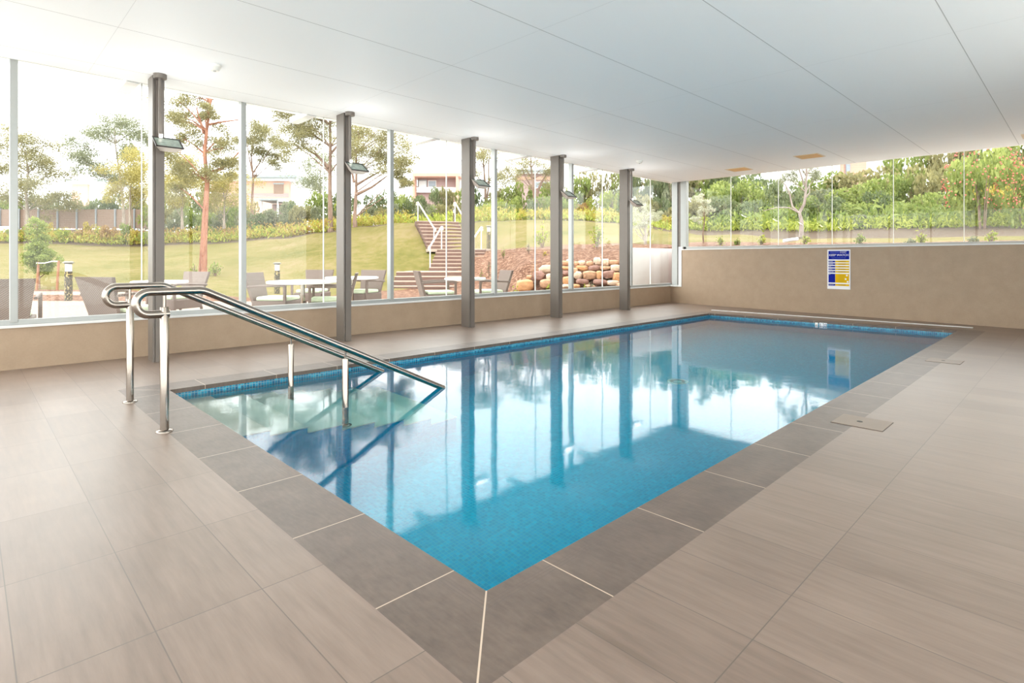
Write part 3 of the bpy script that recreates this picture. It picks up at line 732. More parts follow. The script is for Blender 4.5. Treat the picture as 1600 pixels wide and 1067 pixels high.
# ---------------------------------------------------------------- boulders of the rock wall
def boulder_mesh(sd, mat):
    r_ = random.Random(sd); bm = bmesh.new(); bmesh.ops.create_icosphere(bm, subdivisions=4, radius=1)
    cuts = []
    for k in range(11):
        n = Vector((r_.uniform(-1, 1), r_.uniform(-1, 1), r_.uniform(-1, 1))).normalized(); cuts.append((n, r_.uniform(.70, .95)))
    for v in bm.verts:
        p = Vector([math.copysign(abs(c)**.58, c) for c in v.co])*.72
        for n, h in cuts:
            e = p.dot(n)
            if e > h: p -= n*(e-h)*.97
        f = .025*math.sin(p.x*9+sd)+.025*math.sin(p.z*11+p.y*7)
        v.co = p*(1+f)*1.22
    me = bpy.data.meshes.new('boulder'); bm.to_mesh(me); bm.free(); me.materials.append(mat)
    me.polygons.foreach_set('use_smooth', [len(me.polygons) > 0]*len(me.polygons)); return me
KIND = {'t': 'rock_tan', 'm': 'rock_mauve', 'p': 'rock_pale', 'o': 'rock_orange'}
rocks = [(820, 446, 30, 20, 'o'), (842, 431, 21, 16, 'm'), (827, 433, 10, 7, 't'), (853, 443, 21, 15, 't'), (858, 433, 10, 12, 'p'), (853, 420, 24, 13, 'p'), (866, 416, 14, 14, 't'), (872, 428, 14, 12, 'm'),
 (884, 411, 16, 8, 't'), (889, 408, 9, 7, 'p'), (884, 419, 14, 6, 'o'), (884, 427, 11, 9, 'm'), (885, 438, 13, 13, 'o'), (884, 447, 12, 7, 'p'), (897, 425, 12, 14, 't'), (901, 412, 9, 8, 't'), (909, 411, 12, 9, 'p'), (921, 412, 12, 9, 't'),
 (933, 408, 12, 13, 'p'), (946, 410, 12, 12, 'p'), (959, 410, 18, 8, 't'), (909, 419, 20, 9, 'o'), (928, 419, 20, 9, 'm'), (945, 419, 17, 7, 't'), (962, 419, 18, 12, 'p'), (903, 430, 14, 13, 'p'), (921, 430, 22, 15, 't'), (936, 430, 10, 15, 'o'),
 (951, 429, 22, 13, 'm'), (964, 433, 14, 16, 'o'), (910, 440, 22, 9, 'm'), (938, 441, 24, 10, 'm'), (958, 442, 20, 9, 'p'), (973, 436, 12, 14, 't'), (974, 420, 12, 12, 'm'), (968, 446, 12, 9, 't'), (899, 447, 14, 7, 'o'), (922, 448, 18, 7, 't')]
RN = {'t': 'tan', 'm': 'mauve-brown', 'p': 'pale', 'o': 'orange-tan'}
RM = {k: [boulder_mesh(i*4+j, M[KIND[k]]) for j in range(4)] for i, k in enumerate('tmpo')}
bays = [(0, 863, 'left of the fourth pillar'), (863, 881, 'behind the fourth pillar'), (881, 890, 'right beside the fourth pillar'), (890, 899, 'behind the white mullion'), (899, 970, 'between the fourth and fifth pillars'), (970, 999, 'behind the fifth pillar')]
rank = {}
for i, (px, py, w_, h_, k) in enumerate(rocks):
    row = (450-py)/45.0
    d = 15.35+row*1.0+(900-px)*.006+(.2 if px < 870 else 0)
    x, y = spot(px, d); m = RM[k][i % 4]
    o = link('boulder', m, None, (x, y, zof(py, d)))
    sx_ = w_/2*d/875.97*1.03; sz_ = h_/2*d/875.97*1.05
    o.scale = (sx_, max(.22, sx_*.9), sz_); o.rotation_euler = (0, rnd.uniform(-.12, .12), TH-PI/2+rnd.uniform(-.15, .15))
    bay = [q[2] for q in bays if q[0] <= px < q[1]][0]
    lev = 'top course' if py < 415 else 'second course' if py < 424 else 'third course' if py < 437 else 'bottom course'
    key = (RN[k], lev, bay); rank[key] = rank.get(key, 0)+1
    tag(o, ('%s boulder, %s of the rock wall, %s' % key), 'rock', 'boulders of the rock wall, %s %s %s' % key)
for key in [k for k, c in rank.items() if c > 1]:
    same = [o for o in COL.objects if o.get('label') == '%s boulder, %s of the rock wall, %s' % key]
    same.sort(key=lambda o: pd(*o.location[:2])[0])
    nm = ['leftmost', 'rightmost'] if len(same) == 2 else ['leftmost', 'middle', 'rightmost'] if len(same) == 3 else ['leftmost', 'second', 'third', 'rightmost']
    for o, q in zip(same, nm): o['label'] = '%s %s boulder, %s of the rock wall, %s' % ((q,)+key)

# ---------------------------------------------------------------- plants
def leaves_mesh(name, pts, size, mat, sd=1, up=.25, aspect=.5):
    """one small folded blade per point"""
    g = np.random.RandomState(sd); n = len(pts); P = np.asarray(pts, dtype=float)
    a = g.normal(size=(n, 3)); a[:, 2] += up*2; a /= np.linalg.norm(a, axis=1)[:, None]
    q = g.normal(size=(n, 3)); b = np.cross(a, q); b /= np.linalg.norm(b, axis=1)[:, None]+1e-9
    L = (size*g.uniform(.6, 1.3, n))[:, None]
    V = np.stack([P-a*L*.5, P+b*L*aspect*.5, P+a*L*.5, P-b*L*aspect*.5], 1).reshape(-1, 3)
    me = bpy.data.meshes.new(name); me.vertices.add(4*n); me.vertices.foreach_set('co', V.ravel())
    me.loops.add(4*n); me.loops.foreach_set('vertex_index', np.arange(4*n))
    me.polygons.add(n); me.polygons.foreach_set('loop_start', np.arange(n)*4); me.polygons.foreach_set('loop_total', np.full(n, 4))
    me.materials.append(mat); me.update(); me.validate(); return me
def blob(g, n, c, r, hollow=.55):
    v = g.normal(size=(n, 3)); v /= np.linalg.norm(v, axis=1)[:, None]
    return np.asarray(c)+v*(r*(hollow+(1-hollow)*g.uniform(0, 1, n)**.6)[:, None] if np.isscalar(r) else (np.asarray(r)*(hollow+(1-hollow)*g.uniform(0, 1, (n, 1))**.6)))
def shrub_mesh(sd, kind, n=1500, leaf=.11, lumps=13):
    """unit shrub: half-width 1, height 1, standing on z = 0"""
    g = np.random.RandomState(sd); P = []
    for k in range(lumps):
        a = g.uniform(0, 2*PI); rr = g.uniform(.15, .68)**.8; z = g.uniform(.12, .80); s = g.uniform(.22, .36)
        rr *= math.sqrt(max(.15, 1-(abs(z-.42)/.62)**2))
        P.append(blob(g, n//lumps, (rr*math.cos(a), rr*math.sin(a), z), (s*1.15, s*1.15, s*.62), .5))
    P = np.concatenate(P); P[:, 2] = np.clip(P[:, 2], .02, 1.05)
    return leaves_mesh('foliage', P, leaf, LEAF[kind], sd, .2, .55)
def stems_mesh(sd, kind='brown', n=5):
    r_ = random.Random(sd); b = MB()
    for k in range(n):
        a = r_.uniform(0, 2*PI); e = r_.uniform(.2, .5)
        b.tube([(.05*math.cos(a), .05*math.sin(a), -.15), (e*.5*math.cos(a), e*.5*math.sin(a), .35), (e*math.cos(a), e*math.sin(a), .7)], [.018, .012, .005], 5, False)
    return b.mesh('stems', BARK[kind])
SHR = {}
def shrub(px, d, ytop, hw, kind, label, group=None, cat='shrub', name='shrub', z0=None, seed=None):
    v = rnd.randrange(3) if seed is None else seed
    if (kind, v) not in SHR: SHR[(kind, v)] = (shrub_mesh(len(SHR)+11, kind), stems_mesh(len(SHR)+5))
    x, y = spot(px, d); z = gz(px, d) if z0 is None else z0
    h = max(.3, zof(ytop, d)-z); s = hw*d/875.97
    o = thing(name, label, cat, (x, y, z-.02), rnd.uniform(0, 6.28), group); o.scale = (s, s*rnd.uniform(.85, 1.1), h)
    f, s_ = SHR[(kind, v)]; link('foliage', f, o); link('stems', s_, o); return o

def tree(label, px, d, ybase, trunk, clumps, kind, bark, leaf=.16, n=130, tr=.13, sd=1, extra=(), group=None, name='tree', sp=1.0, limb=.35):
    """trunk: picture points of the stem at depth d; clumps: (px, py, radius px[, depth offset]) each fed by its own limb"""
    g = np.random.RandomState(sd); k = d/875.97
    x0, y0 = spot(px, d); zb = zof(ybase, d)
    def W(p, q, dd=0.0):                              # picture point -> local metres (x right, y away, z up)
        return Vector(((p-px)*k, dd, zof(q, d)-zb))
    o = thing(name, label, 'tree', (x0, y0, zb), TH-PI/2, group)
    b = MB(); T = [Vector((0, 0, -.3))]+[W(p, q, g.uniform(-.08, .08)) for p, q in trunk]; m = len(T)
    b.tube(T, [tr*(1.25 if i == 0 else 1-.75*i/(m-1)) for i in range(m)], 10)
    for e in extra:
        w0 = e[0]; pts = [W(p, q, (i*.12)) for i, (p, q) in enumerate(e[1:])]
        b.tube(pts, [w0*(1-.65*i/(len(pts)-1)) for i in range(len(pts))], 8)
    P = []
    for c in clumps:
        R = c[2]*k*sp; dd = c[3]*k if len(c) > 3 else g.uniform(-1, 1)*22*k
        C = W(c[0], c[1], dd)
        low = [t for t in T[1:] if t.z < C.z-abs(C.x-t.x)*limb] or [T[1]]
        s = max(low, key=lambda t: t.z); mid = s.lerp(C, .55)+Vector((0, 0, R*.25))
        b.tube([s, mid, C], [tr*.30, tr*.18, tr*.06], 6, False)
        for j in range(3):
            e = C+Vector(g.normal(size=3))*R*.55; b.tube([mid.lerp(C, .6), e], [tr*.10, tr*.03], 5, False)
        ns = 6
        for j in range(ns):
            cc = np.array(C)+g.normal(size=3)*np.array([R*.85, R*1.0, R*.62])
            P.append(blob(g, max(6, n*14//ns), cc, (R*1.15, R*1.15, R*.75), .05))
    b.build('trunk', BARK[bark], o)
    if P: link('foliage', leaves_mesh('foliage', np.concatenate(P), leaf*.66, LEAF[kind], sd, -.15, .45), o)
    return o
CL = lambda r, *pts: [(p[0], p[1], p[2] if len(p) > 2 else r) for p in pts]
tree('wide pale gum tree at the far left, behind the fence', 43, 38, 345, [(43, 330), (42, 300), (44, 270), (41, 240)],
     CL(15, (18, 222), (40, 214), (58, 224), (70, 246), (82, 272), (58, 258), (30, 246), (8, 240), (2, 268), (28, 280), (60, 290), (86, 296), (-15, 255), (-18, 285), (95, 312, 11), (72, 318, 12), (40, 310, 12), (10, 305)), 'olive', 'grey', .17, 120, .12, 2)
tree('tall grey-green gum tree with an open crown, left of the first pillar', 193, 37, 350, [(193, 330), (190, 300), (186, 262), (180, 225), (178, 200)],
     CL(13, (178, 190), (200, 194), (160, 198), (142, 208), (131, 226), (126, 243), (166, 216), (205, 214), (216, 204), (150, 262), (166, 270), (140, 250, 10), (186, 246), (212, 240), (222, 226), (205, 262), (180, 280, 10)), 'grey', 'grey', .16, 120, .10, 3)
tree('red-barked gum tree with a sparse crown, right of the first pillar', 317, 20, 428, [(317, 420), (319, 380), (320, 330), (323, 285), (319, 240), (324, 205), (327, 160), (326, 120)],
     CL(13, (285, 160), (300, 150), (275, 178), (288, 192), (272, 212), (303, 216), (336, 212), (284, 236), (273, 256), (342, 230), (356, 248), (344, 262), (330, 272), (270, 288), (292, 268), (310, 178, 9), (338, 180, 8), (312, 130), (345, 120), (290, 120)), 'olive', 'red', .10, 120, .115, 4,
     extra=[(.05, (312, 430), (312, 380), (312, 330), (313, 280), (311, 235)), (.045, (325, 195), (345, 189), (372, 184)), (.06, (322, 272), (345, 262), (358, 247), (366, 234)), (.055, (319, 208), (309, 185), (301, 165))], limb=.2)
tree('slim gum tree with a rounded crown, right of the second window mullion', 394, 40, 335, [(394, 320), (395, 280), (393, 245), (396, 215)],
     CL(11, (400, 202), (415, 206), (426, 216), (434, 232), (388, 204), (410, 224), (396, 216), (424, 246), (441, 244, 9), (430, 258, 8), (408, 244, 9), (380, 222, 8)), 'olive', 'brown', .15, 110, .11, 5,
     extra=[(.06, (394, 268), (388, 245), (384, 225)), (.06, (394, 272), (404, 255), (410, 238))])
tree('tall spreading gum tree left of the second pillar, at the top of the lawn', 516, 30.5, 364, [(516, 350), (516, 310), (515, 270), (517, 230), (516, 195), (514, 165)],
     CL(14, (438, 182), (456, 192), (472, 202), (491, 200), (503, 188), (522, 190), (537, 194), (480, 222), (463, 228), (506, 222), (547, 212), (430, 172), (450, 170), (478, 180), (545, 238, 10), (470, 165), (500, 160), (530, 160)), 'olive', 'brown', .13, 130, .15, 6,
     extra=[(.09, (514, 262), (495, 243), (468, 226)), (.07, (517, 240), (530, 222), (538, 205))])
tree('broad gum tree with forking limbs, right of the second pillar', 555, 28.6, 353, [(555, 340), (556, 300), (557, 270), (556, 240), (560, 215)],
     CL(13, (560, 206), (580, 206), (600, 212), (614, 218), (626, 232), (636, 250), (600, 236), (576, 230), (560, 246), (592, 254), (620, 266), (637, 272, 9), (640, 288, 7), (605, 200, 10), (540, 215), (610, 250)), 'olive', 'brown', .12, 130, .11, 7,
     extra=[(.08, (555, 290), (570, 280), (590, 268)), (.09, (557, 304), (580, 292), (603, 274)), (.07, (553, 285), (548, 262), (545, 245))])
tree('hazy pale gum tree far behind the spreading one', 500, 55, 330, [(500, 300), (500, 270)], CL(14, (490, 255), (505, 246), (482, 268), (510, 270), (497, 285), (478, 285)), 'grey', 'grey', .22, 110, .15, 8)
tree('thin twin-stemmed pine right of the third pillar', 759, 40, 340, [(759, 320), (758, 290), (756, 262), (755, 235)],
     CL(11, (748, 244), (766, 250), (784, 258), (790, 276), (771, 280), (745, 276), (796, 292), (778, 300), (735, 250), (762, 225)), 'olive', 'brown', .15, 100, .13, 9,
     extra=[(.07, (760, 318), (764, 285), (763, 255), (766, 235))])
tree('bare-limbed tree with wispy leaves, left of the fourth pillar', 836, 36, 335, [(836, 325), (834, 300), (832, 280), (830, 262), (829, 240)],
     CL(9, (815, 260), (830, 252), (850, 262), (863, 268), (806, 272), (856, 284), (845, 248), (820, 245)), 'olive', 'brown', .12, 70, .12, 10,
     extra=[(.07, (835, 312), (845, 285), (857, 268)), (.06, (833, 296), (822, 278), (815, 262)), (.07, (837, 320), (842, 296), (850, 280))])
tree('silvery multi-stemmed shrub tree beyond the white garden wall', 1008, 18.2, 376, [(1008, 366), (1007, 350), (1006, 338)],
     CL(10, (998, 336), (1010, 330), (1020, 338), (1014, 348), (1000, 350, 8), (1027, 334, 7)), 'pale', 'grey', .055, 110, .05, 11,
     extra=[(.03, (1008, 374), (1002, 360), (998, 348)), (.03, (1009, 374), (1016, 360), (1022, 350)), (.025, (1007, 376), (998, 366), (994, 356))], name='shrub_tree', sp=.75)
tree('pale branching tree with few leaves, behind the safety poster', 1252, 18.6, 356, [(1251, 345), (1250, 332), (1256, 318), (1259, 300), (1258, 275), (1262, 250), (1266, 225)],
     CL(9, (1236, 262), (1272, 262), (1250, 240), (1228, 280, 7), (1284, 275, 7), (1275, 238)), 'grey', 'pale', .075, 70, .065, 12,
     extra=[(.035, (1250, 334), (1241, 322), (1239, 300), (1235, 286), (1227, 276)), (.028, (1249, 333), (1236, 324), (1220, 323), (1200, 328)), (.025, (1258, 310), (1268, 300), (1271, 288)), (.03, (1257, 290), (1253, 268), (1248, 245))])
tree('young flowering sapling behind the glass by the corner post', 1100, 15.6, 378, [(1099, 365), (1100, 345), (1101, 325), (1100, 306)],
     CL(6, (1100, 306), (1096, 318), (1105, 314), (1102, 330), (1097, 340), (1107, 328)), 'pale', 'brown', .06, 45, .022, 13, name='sapling', sp=.7)
tree('golden-leaved tree filling the gap left of the first pillar', 204, 34, 345, [(204, 330), (204, 300), (206, 270)], CL(14, (200, 262), (214, 280), (192, 285), (208, 245), (216, 305), (196, 305), (184, 300, 11), (222, 258), (228, 285)), 'gold2', 'grey', .15, 110, .08, 21)
tree('golden-olive tree behind the red trunk, on its left', 285, 33, 350, [(285, 340), (285, 310), (287, 285)], CL(14, (270, 262), (286, 250), (300, 268), (275, 285), (292, 292), (305, 290), (268, 305), (284, 312), (262, 280)), 'gold2', 'grey', .15, 110, .08, 22)
tree('golden-olive tree behind the red trunk, on its right', 350, 35, 350, [(350, 340), (350, 315), (348, 295)], CL(13, (338, 290), (352, 284), (366, 296), (345, 305), (360, 312), (335, 312), (372, 280, 9)), 'gold2', 'grey', .15, 110, .08, 23)
# staked shrub on the left lawn
cl = []
for q in range(346, 424, 5):
    hw = float(np.interp(q, [346, 365, 380, 392, 405, 415, 422], [2, 8, 8, 16, 22, 20, 12])); n_ = max(1, int(hw/4.5))
    cl += [(62+(q-385)*.02+hw*.8*(2*(i_+.5)/n_-1)+rnd.uniform(-2, 2), q+rnd.uniform(-2, 2), 6, rnd.uniform(-.7, .7)*hw) for i_ in range(n_)]
ts = tree('bushy young tree tied to two stakes on the left lawn', 62, 16.6, 436, [(61, 425), (60, 410), (60, 390), (61, 370)], cl, 'green', 'brown', .085, 26, .018, 14, name='young_tree',
          extra=[(.014, (61, 434), (57, 422), (52, 412)), (.014, (62, 434), (70, 424), (77, 414))])
for px, top in ((57.5, 409), (89, 407)):
    x, y = spot(px, 16.3); z = gz(px, 16.3)
    o = MB().box(-.022, .022, -.022, .022, -.2, zof(top, 16.3)-z).build('tree_stake', M['stake'], None, (x, y, z)); o.rotation_euler = (.03, .04, TH)
    tag(o, 'brown timber stake at the %s of the tied young tree' % ('left' if px < 70 else 'right'), 'stake')
a, c = Vector(spot(57, 16.24)+(zof(411, 16.24),)), Vector(spot(89.5, 16.24)+(zof(408.5, 16.24),))
tag(MB().tube([a, a.lerp(c, .4)-Vector((0, 0, .02)), a.lerp(c, .75)+Vector((0, 0, .015)), c], .016, 8).build('tree_tie', M['tie']), 'white fabric tie stretched between the two timber stakes', 'tie')

# distinct small plants on the mulch bank
def upright_plant(px, d, ytop, hw, kind, label, sd, leaf=.13, n=120):
    g = np.random.RandomState(sd); x, y = spot(px, d); z = gz(px, d); h = zof(ytop, d)-z; s = hw*d/875.97
    o = thing('small_plant', label, 'plant', (x, y, z), 0, None); b = MB(); P = []
    for k in range(9):
        a_ = g.uniform(0, 2*PI); e = g.uniform(.15, .95)*s if k else 0; hh = h*(1-.55*e/s)*g.uniform(.85, 1)
        tip = np.array((e*math.cos(a_), e*math.sin(a_), hh)); b.tube([(0, 0, -.05), tuple(tip*(.45, .45, .5)), tuple(tip)], [.014, .01, .004], 5, False)
        for j in range(n//9):
            f = g.uniform(.35, 1.0); q = tip*(f, f, f)+g.normal(size=3)*(.06*leaf/.13); P.append(q)
    b.build('stems', BARK['brown'], o); link('foliage', leaves_mesh('foliage', P, leaf, LEAF[kind], sd, .55, .45), o); return o
upright_plant(848, 20.8, 346, 17, 'lime', 'yellow-green young shrub on the mulch bank left of the fourth pillar', 1)
upright_plant(933, 18.6, 343, 16, 'lime', 'upright young shrub on the mulch bank between the fourth and fifth pillars', 2)
upright_plant(826, 19.6, 377, 5, 'grey', 'small grey-green seedling on the mulch bank below the yellow-green shrub', 3, .07, 50)
upright_plant(851, 18.6, 393, 4, 'gold', 'small golden seedling low on the mulch bank by the fourth pillar', 4, .07, 40)
upright_plant(787, 20.6, 384, 5, 'green', 'small green seedling at the upper left of the mulch bank', 5, .07, 40)
upright_plant(764, 18.9, 404, 4, 'dark', 'tiny dark seedling on the mulch beside the garden stairs', 6, .06, 30)
upright_plant(753, 18.3, 416, 4, 'green', 'tiny green seedling on the mulch beside the lowest stairs', 7, .06, 30)
upright_plant(805, 15.2, 446, 8, 'lime', 'bright leafy sprout at the foot of the mulch bank', 8, .09, 40)
upright_plant(860, 14.9, 439, 7, 'lime', 'bright leafy sprout among the boulders beside the fourth pillar', 9, .09, 40)
upright_plant(915, 14.9, 442, 8, 'lime', 'bright leafy sprout at the foot of the rock wall between pillars', 10, .08, 45)
upright_plant(924, 14.9, 435, 5, 'grey', 'grey-green sprout against the rock wall between pillars', 11, .07, 40)
upright_plant(336, 19.6, 405, 13, 'green', 'low leafy shrub at the right foot of the red trunk', 12, .11, 110)
upright_plant(303, 19.6, 410, 6, 'green', 'small leafy tuft at the left foot of the red trunk', 13, .09, 50)
for i, (px, yt, hw, kd, lb) in enumerate(((1126, 369, 6, 'lime', 'round yellow-green plant outside the back window, leftmost in its mulch strip'), (1151, 374, 4, 'green', 'tiny low plant in the mulch strip between two yellow-green ones'),
    (1190, 366, 8, 'lime', 'yellow-green plant in the mulch strip below the branching tree, left side'), (1258, 365, 9, 'lime', 'tall yellow-green plant in the mulch strip above the safety poster, left of it'),
    (1343, 364, 7, 'green', 'leafy plant in the mulch strip just right of the safety poster'), (1441, 360, 9, 'lime', 'leafy plant in the mulch strip right of the poster, second along'),
    (1550, 360, 9, 'lime', 'leafy plant in the mulch strip nearest the right picture edge'), (1423, 372, 7, 'grey', 'grey-green sprawling plant outside the back window, left of a leafy one'), (1520, 370, 9, 'grey', 'grey-green sprawling plant near the right picture edge'))):
    d = {True: 14.4, False: 13.1}[px < 1300]
    if px > 1400: d = 12.2
    upright_plant(px, d, yt, hw, kd, lb, 20+i, .075, 90)

# groundcover that nobody could count, along the far edge of the lawn
def groundcover(name, kind, n, sd, lab, pr, dr, hr, leaf=.22):
    g = np.random.RandomState(sd); P = []
    c = [(g.uniform(*pr), g.uniform(0, 1)**1.3) for k in range(n//26)]
    for px, f in c:
        d = lawn(px)[1]+.5+dr[0]+f*((1.5 if px < 240 else dr[1])-dr[0]); x, y = spot(px, d); z = gz(px, d); h = g.uniform(*hr); s = g.uniform(.25, .6)
        P.append(np.stack([x+g.normal(size=26)*s, y+g.normal(size=26)*s, z+h*g.uniform(.1, 1, 26)], 1))
    o = link(name, leaves_mesh(name, np.concatenate(P), leaf, LEAF[kind], sd, .7, .3)); tag(o, lab, 'groundcover', kind='stuff')
groundcover('golden_groundcover', 'gold', 9000, 31, 'golden grassy groundcover along the far edge of the lawn', (-200, 640), (.2, 4.5), (.3, .8))
groundcover('rusty_groundcover', 'rust', 3500, 32, 'rust-tinted low planting among the golden groundcover', (-150, 560), (.5, 5), (.4, .9))
groundcover('lime_groundcover', 'lime', 9000, 33, 'bright lime groundcover along the far edge of the lawn', (-200, 1060), (0, 4), (.25, .6))
groundcover('golden_bank_groundcover', 'gold', 4000, 34, 'golden groundcover beyond the crest right of the stairs', (730, 960), (.8, 4), (.4, .8))
groundcover('leafy_groundcover', 'lime', 7000, 35, 'leafy lime groundcover on the bank behind the back window', (1060, 1700), (2.4, 5), (.2, .5), .15)
groundcover('grassy_bank_groundcover', 'green', 5000, 36, 'green strappy groundcover on the bank behind the back window', (1060, 1700), (3.2, 7), (.4, .9), .26)

# shrub masses, each shrub a thing; bays name where they are seen
BAY = [(-999, 22, 'left of the first mullion'), (22, 230, 'between the first mullion and first pillar'), (230, 380, 'between the first pillar and second mullion'), (380, 526, 'between the second mullion and second pillar'),
       (526, 612, 'between the second pillar and third mullion'), (612, 735, 'above the garden stairs'), (735, 870, 'between the third and fourth pillars'), (870, 975, 'between the fourth and fifth pillars'),
       (975, 1062, 'above the white garden wall'), (1062, 1215, 'behind the left third of the back window'), (1215, 1400, 'behind the middle of the back window'), (1400, 9999, 'behind the right part of the back window')]
DESC = {'olive': 'olive', 'grey': 'grey-green', 'dark': 'dark green', 'green': 'mid-green', 'lime': 'lime-green', 'gold': 'golden', 'rust': 'rust-tinted', 'pale': 'pale-leaved'}
def mass(row, pr, step, dfun, ytop, hw, kinds, jy_=7):
    px = pr[0]
    while px < pr[1]:
        p = px+rnd.uniform(-.3, .3)*step; k = kinds[rnd.randrange(len(kinds))]
        bay = [q[2] for q in BAY if q[0] <= p < q[1]][0]
        lab = '%s %s %s' % (DESC[k], row, bay)
        yt = ytop(p) if callable(ytop) else ytop
        shrub(p, dfun(p)+rnd.uniform(-.6, .6), yt+rnd.uniform(-jy_, jy_), hw*rnd.uniform(.8, 1.25), k, lab, lab)
        px += step
E_ = lambda off: (lambda p: lawn(p)[1]+off)
ip = lambda *q: (lambda p: float(np.interp(p, [a for a, b in q], [b for a, b in q])))
mass('hedge shrub above the board fence', (-200, 232), 19, lambda p: 44.5, ip((-200, 300), (0, 303), (80, 300), (120, 306), (170, 303), (240, 296)), 20, ['dark', 'grey', 'dark', 'green'], 6)
mass('low shrub at the lawn edge', (22, 560), 19, lambda p: lawn(p)[1]+(1.2 if p < 240 else 2.2), ip((0, 350), (215, 350), (250, 358), (300, 358), (400, 354), (500, 346), (560, 336)), 13, ['gold', 'green', 'rust', 'lime', 'green'], 6)
mass('mid-height shrub behind the lawn', (235, 560), 22, E_(5.5), ip((230, 316), (300, 322), (380, 322), (420, 330), (470, 318), (560, 312)), 21, ['olive', 'green', 'dark', 'grey', 'lime'], 8)
mass('tall shrub in the far bank', (236, 620), 26, E_(10), ip((230, 278), (330, 286), (400, 322), (450, 312), (480, 290), (560, 296), (620, 300)), 24, ['dark', 'olive', 'grey', 'green', 'olive'], 7)
mass('mid-height shrub behind the lawn', (575, 740), 20, E_(5), ip((570, 325), (640, 318), (740, 320)), 19, ['green', 'olive', 'lime', 'grey', 'gold'], 7)
mass('tall shrub in the far bank', (610, 745), 22, E_(10), ip((610, 300), (650, 296), (700, 292), (745, 288)), 22, ['green', 'olive', 'dark', 'green'], 6)
mass('low shrub at the lawn edge', (735, 1060), 19, E_(2.5), ip((735, 330), (800, 330), (870, 328), (960, 328), (1060, 335)), 15, ['lime', 'green', 'gold', 'lime'], 6)
mass('mid-height shrub behind the lawn', (745, 1060), 21, E_(5.5), ip((745, 312), (800, 304), (870, 305), (960, 300), (1060, 300)), 20, ['green', 'dark', 'olive', 'lime', 'rust'], 8)
mass('tall shrub in the far bank', (760, 1060), 24, E_(9.5), ip((760, 305), (800, 285), (860, 276), (900, 262), (960, 254), (1060, 250)), 26, ['green', 'dark', 'olive', 'green'], 8)
mass('low shrub on the garden bank', (1066, 1660), 30, E_(4.3), ip((1066, 338), (1240, 338), (1600, 330)), 22, ['lime', 'green', 'lime', 'grey'], 7)
mass('mid-height shrub on the garden bank', (1066, 1680), 38, E_(5.5), ip((1066, 300), (1240, 310), (1400, 300), (1600, 285)), 32, ['green', 'olive', 'gold', 'dark', 'green'], 10)
mass('tall shrub on the garden bank', (1060, 1700), 44, E_(9), ip((1060, 262), (1200, 275), (1300, 290), (1400, 255), (1600, 205)), 42, ['green', 'olive', 'dark', 'olive', 'grey'], 10)
mass('tree-high shrub at the bank top', (1050, 1720), 60, E_(15), ip((1050, 235), (1180, 250), (1225, 292), (1290, 262), (1350, 252), (1420, 215), (1600, 180)), 56, ['green', 'dark', 'olive'], 8)
# the coral-flowered bush at the right edge
for i, (px, d, yt, hw, lb) in enumerate(((1535, 17.0, 222, 62, 'large bush dotted with coral-pink flowers near the right picture edge'), (1600, 16.6, 240, 45, 'coral-flowered bush cut by the right picture edge'))):
    o = shrub(px, d, yt, hw, 'green', lb, None, 'shrub', 'flowering_bush', seed=i)
    g = np.random.RandomState(50+i); b = MB()
    for k in range(240):
        a_ = g.uniform(0, 2*PI); zz = g.uniform(.25, .98); rr = math.sqrt(max(.1, 1-(abs(zz-.45)/.62)**2))*g.uniform(.78, .96)
        c_ = (rr*math.cos(a_), rr*math.sin(a_), zz)
        b.lathe([(.006, -.008), (.021, .0), (.013, .008)], 6, c_)
    fl = b.build('blossoms', M['flower'], o); fl['kind'] = 'stuff'
tag(MB().tube([(0, 0, 0), (.36, 0, .05)], .045, 14).build('pipe', M['pipe'], None, spot(1224, 14.0)+(zof(376.5, 14.0),)), 'white plastic pipe lying on the grass strip outside the back window', 'pipe').rotation_euler = (0, 0, TH-PI/2)

# ---------------------------------------------------------------- fence, low wall and the houses beyond
ft = thing('board_fence', 'brown board fence with blue-grey posts behind the left lawn', 'fence', spot(40, 40.0)+(3.2,), TH-PI/2)
k = 40/875.97
for i in range(13):
    x0 = (-150+i*30-40)*k; x1 = x0+30*k
    MB().box(x0, x1, .03, .07, .1, zof(327, 40)-3.2).build('fence_panel', M['fence'], ft)
    MB().box(x0-.05, x0+.05, -.05, .05, -.6, zof(326, 40)-3.2).build('fence_post', M['fence_post'], ft)
A, B = Vector(spot(-160, 37.6)), Vector(spot(19, 37.6)); v = (Vector(spot(0, 37.9))-Vector(spot(0, 37.6)))
b = MB().hexa([(p.x, p.y, 2.1) for p in (A, B, B+v, A+v)], [(p.x, p.y, zof(353.5, 37.6)) for p in (A, B, B+v, A+v)])
struct('wall_low', b, M['render'])
def house(label, pc, d, rot=0.0):
    o = thing('house', label, 'building', spot(pc, d)+(2.0,), TH-PI/2+rot); kk = d/875.97
    def R(nm, mat, p0, p1, yt, yb, y0, y1, parent=None):
        return MB().box((p0-pc)*kk, (p1-pc)*kk, y0, y1, zof(yb, d)-2, zof(yt, d)-2).build(nm, M[mat], parent or o)
    return R
R = house('low brick house with a flat grey roof at the far left', 140, 72)
R('brick_wall', 'brick', 112, 137, 286, 375, 0, 9); R('white_wall', 'render', 137, 166, 287, 375, .3, 9); R('roof', 'roof_metal', 108, 170, 281, 286, -.8, 10); R('fascia', 'roof_light', 112, 166, 285.5, 288, -.5, 9.2)
R = house('brick house with a flat pale-edged roof behind the red-barked tree', 400, 68)
R('brick_wall', 'brick', 330, 451, 283, 375, 0, 10); R('white_wall', 'render', 451, 465, 283, 375, .6, 10); R('roof', 'roof_metal', 326, 470, 275.5, 279, -1.2, 11); R('fascia', 'roof_light', 334, 466, 278.5, 283, -.6, 10.5)
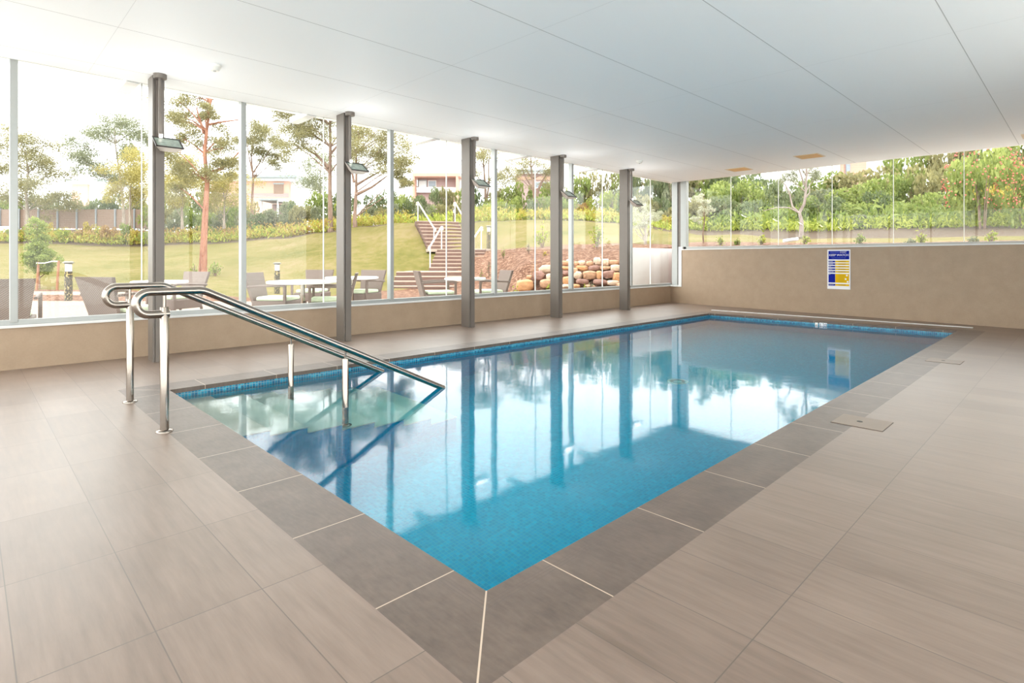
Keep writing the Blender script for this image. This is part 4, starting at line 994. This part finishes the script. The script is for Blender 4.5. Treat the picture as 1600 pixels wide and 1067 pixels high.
g_ = R('garage_door', 'fence', 428, 443, 288, 303, -.06, .05); R('lintel', 'roof_metal', 427, 444, 286, 288, -.1, .05); R('wall_band', 'mauve', 330, 451, 302, 308, -.05, .05)
R = house('open carport with a flat pale roof in front of the brick house', 428, 50)
R('roof', 'roof_metal', 404, 434, 310, 313, 0, 3); R('fascia', 'roof_light', 434, 441, 311, 315, 0, 3); R('post', 'roof_light', 432, 433.6, 313, 345, .1, .3); R('post', 'roof_light', 406, 407.6, 313, 345, .1, .3); R('back_wall', 'mauve', 404, 440, 314, 345, 2.8, 3)
R = house('mauve house with a boxed pink frontage above the garden stairs', 690, 66)
R('back_wall', 'mauve', 650, 716, 272, 375, 1.0, 9); f_ = R('box_frame', 'brick', 646, 720, 271.5, 276.5, -.6, 9); R('side_fin', 'brick', 646, 649, 276, 330, -.6, 1); R('side_fin', 'brick', 713, 716, 276, 330, -.6, 1)
R('roof', 'roof_metal', 655, 722, 267, 270, 2, 10); R('fascia', 'roof_light', 656, 720, 270, 272, 2, 10)
w_ = R('window', 'roof_metal', 651, 665, 279, 298, .9, 1.02); R('pane', 'roof_light', 652.5, 664, 281, 297, .86, .92, w_); w_ = R('window', 'render', 667, 680, 280, 291, .9, 1.02); R('pane', 'dark_glass', 668, 679, 281.5, 290, .86, .92, w_)
R('balcony_wall', 'render', 650, 713, 292, 300, .3, .5); R('side_wing', 'render', 716, 730, 272, 320, 1.5, 8); R('side_wing', 'roof_light', 618, 646, 286, 330, 2, 8)
R = house('mauve two-storey house with a pale roof edge, left of the fourth pillar', 838, 66)
R('wall', 'mauve', 806, 868, 272, 375, 0, 9); R('roof', 'roof_metal', 808, 872, 267, 269, -1, 10); R('fascia', 'roof_light', 808, 870, 269, 272, -.6, 9.5); R('wall_band', 'brick', 806, 868, 276, 281, -.08, .05)
w_ = R('window', 'render', 836, 860, 284, 294, -.05, .05); R('pane', 'dark_glass', 837, 859, 285, 293, -.09, -.04, w_)
R = house('pale house behind the trees of the back bank', 1345, 46)
R('wall', 'render', 1290, 1400, 236, 360, 0, 8); R('wall_panel', 'brick', 1313, 1352, 240, 300, -.15, .1); R('roof', 'roof_metal', 1284, 1406, 228, 236, -1, 9); w_ = R('window', 'mauve', 1318, 1326, 256, 275, -.25, -.1); R('pane', 'dark_glass', 1319, 1325, 257.5, 274, -.3, -.2, w_)
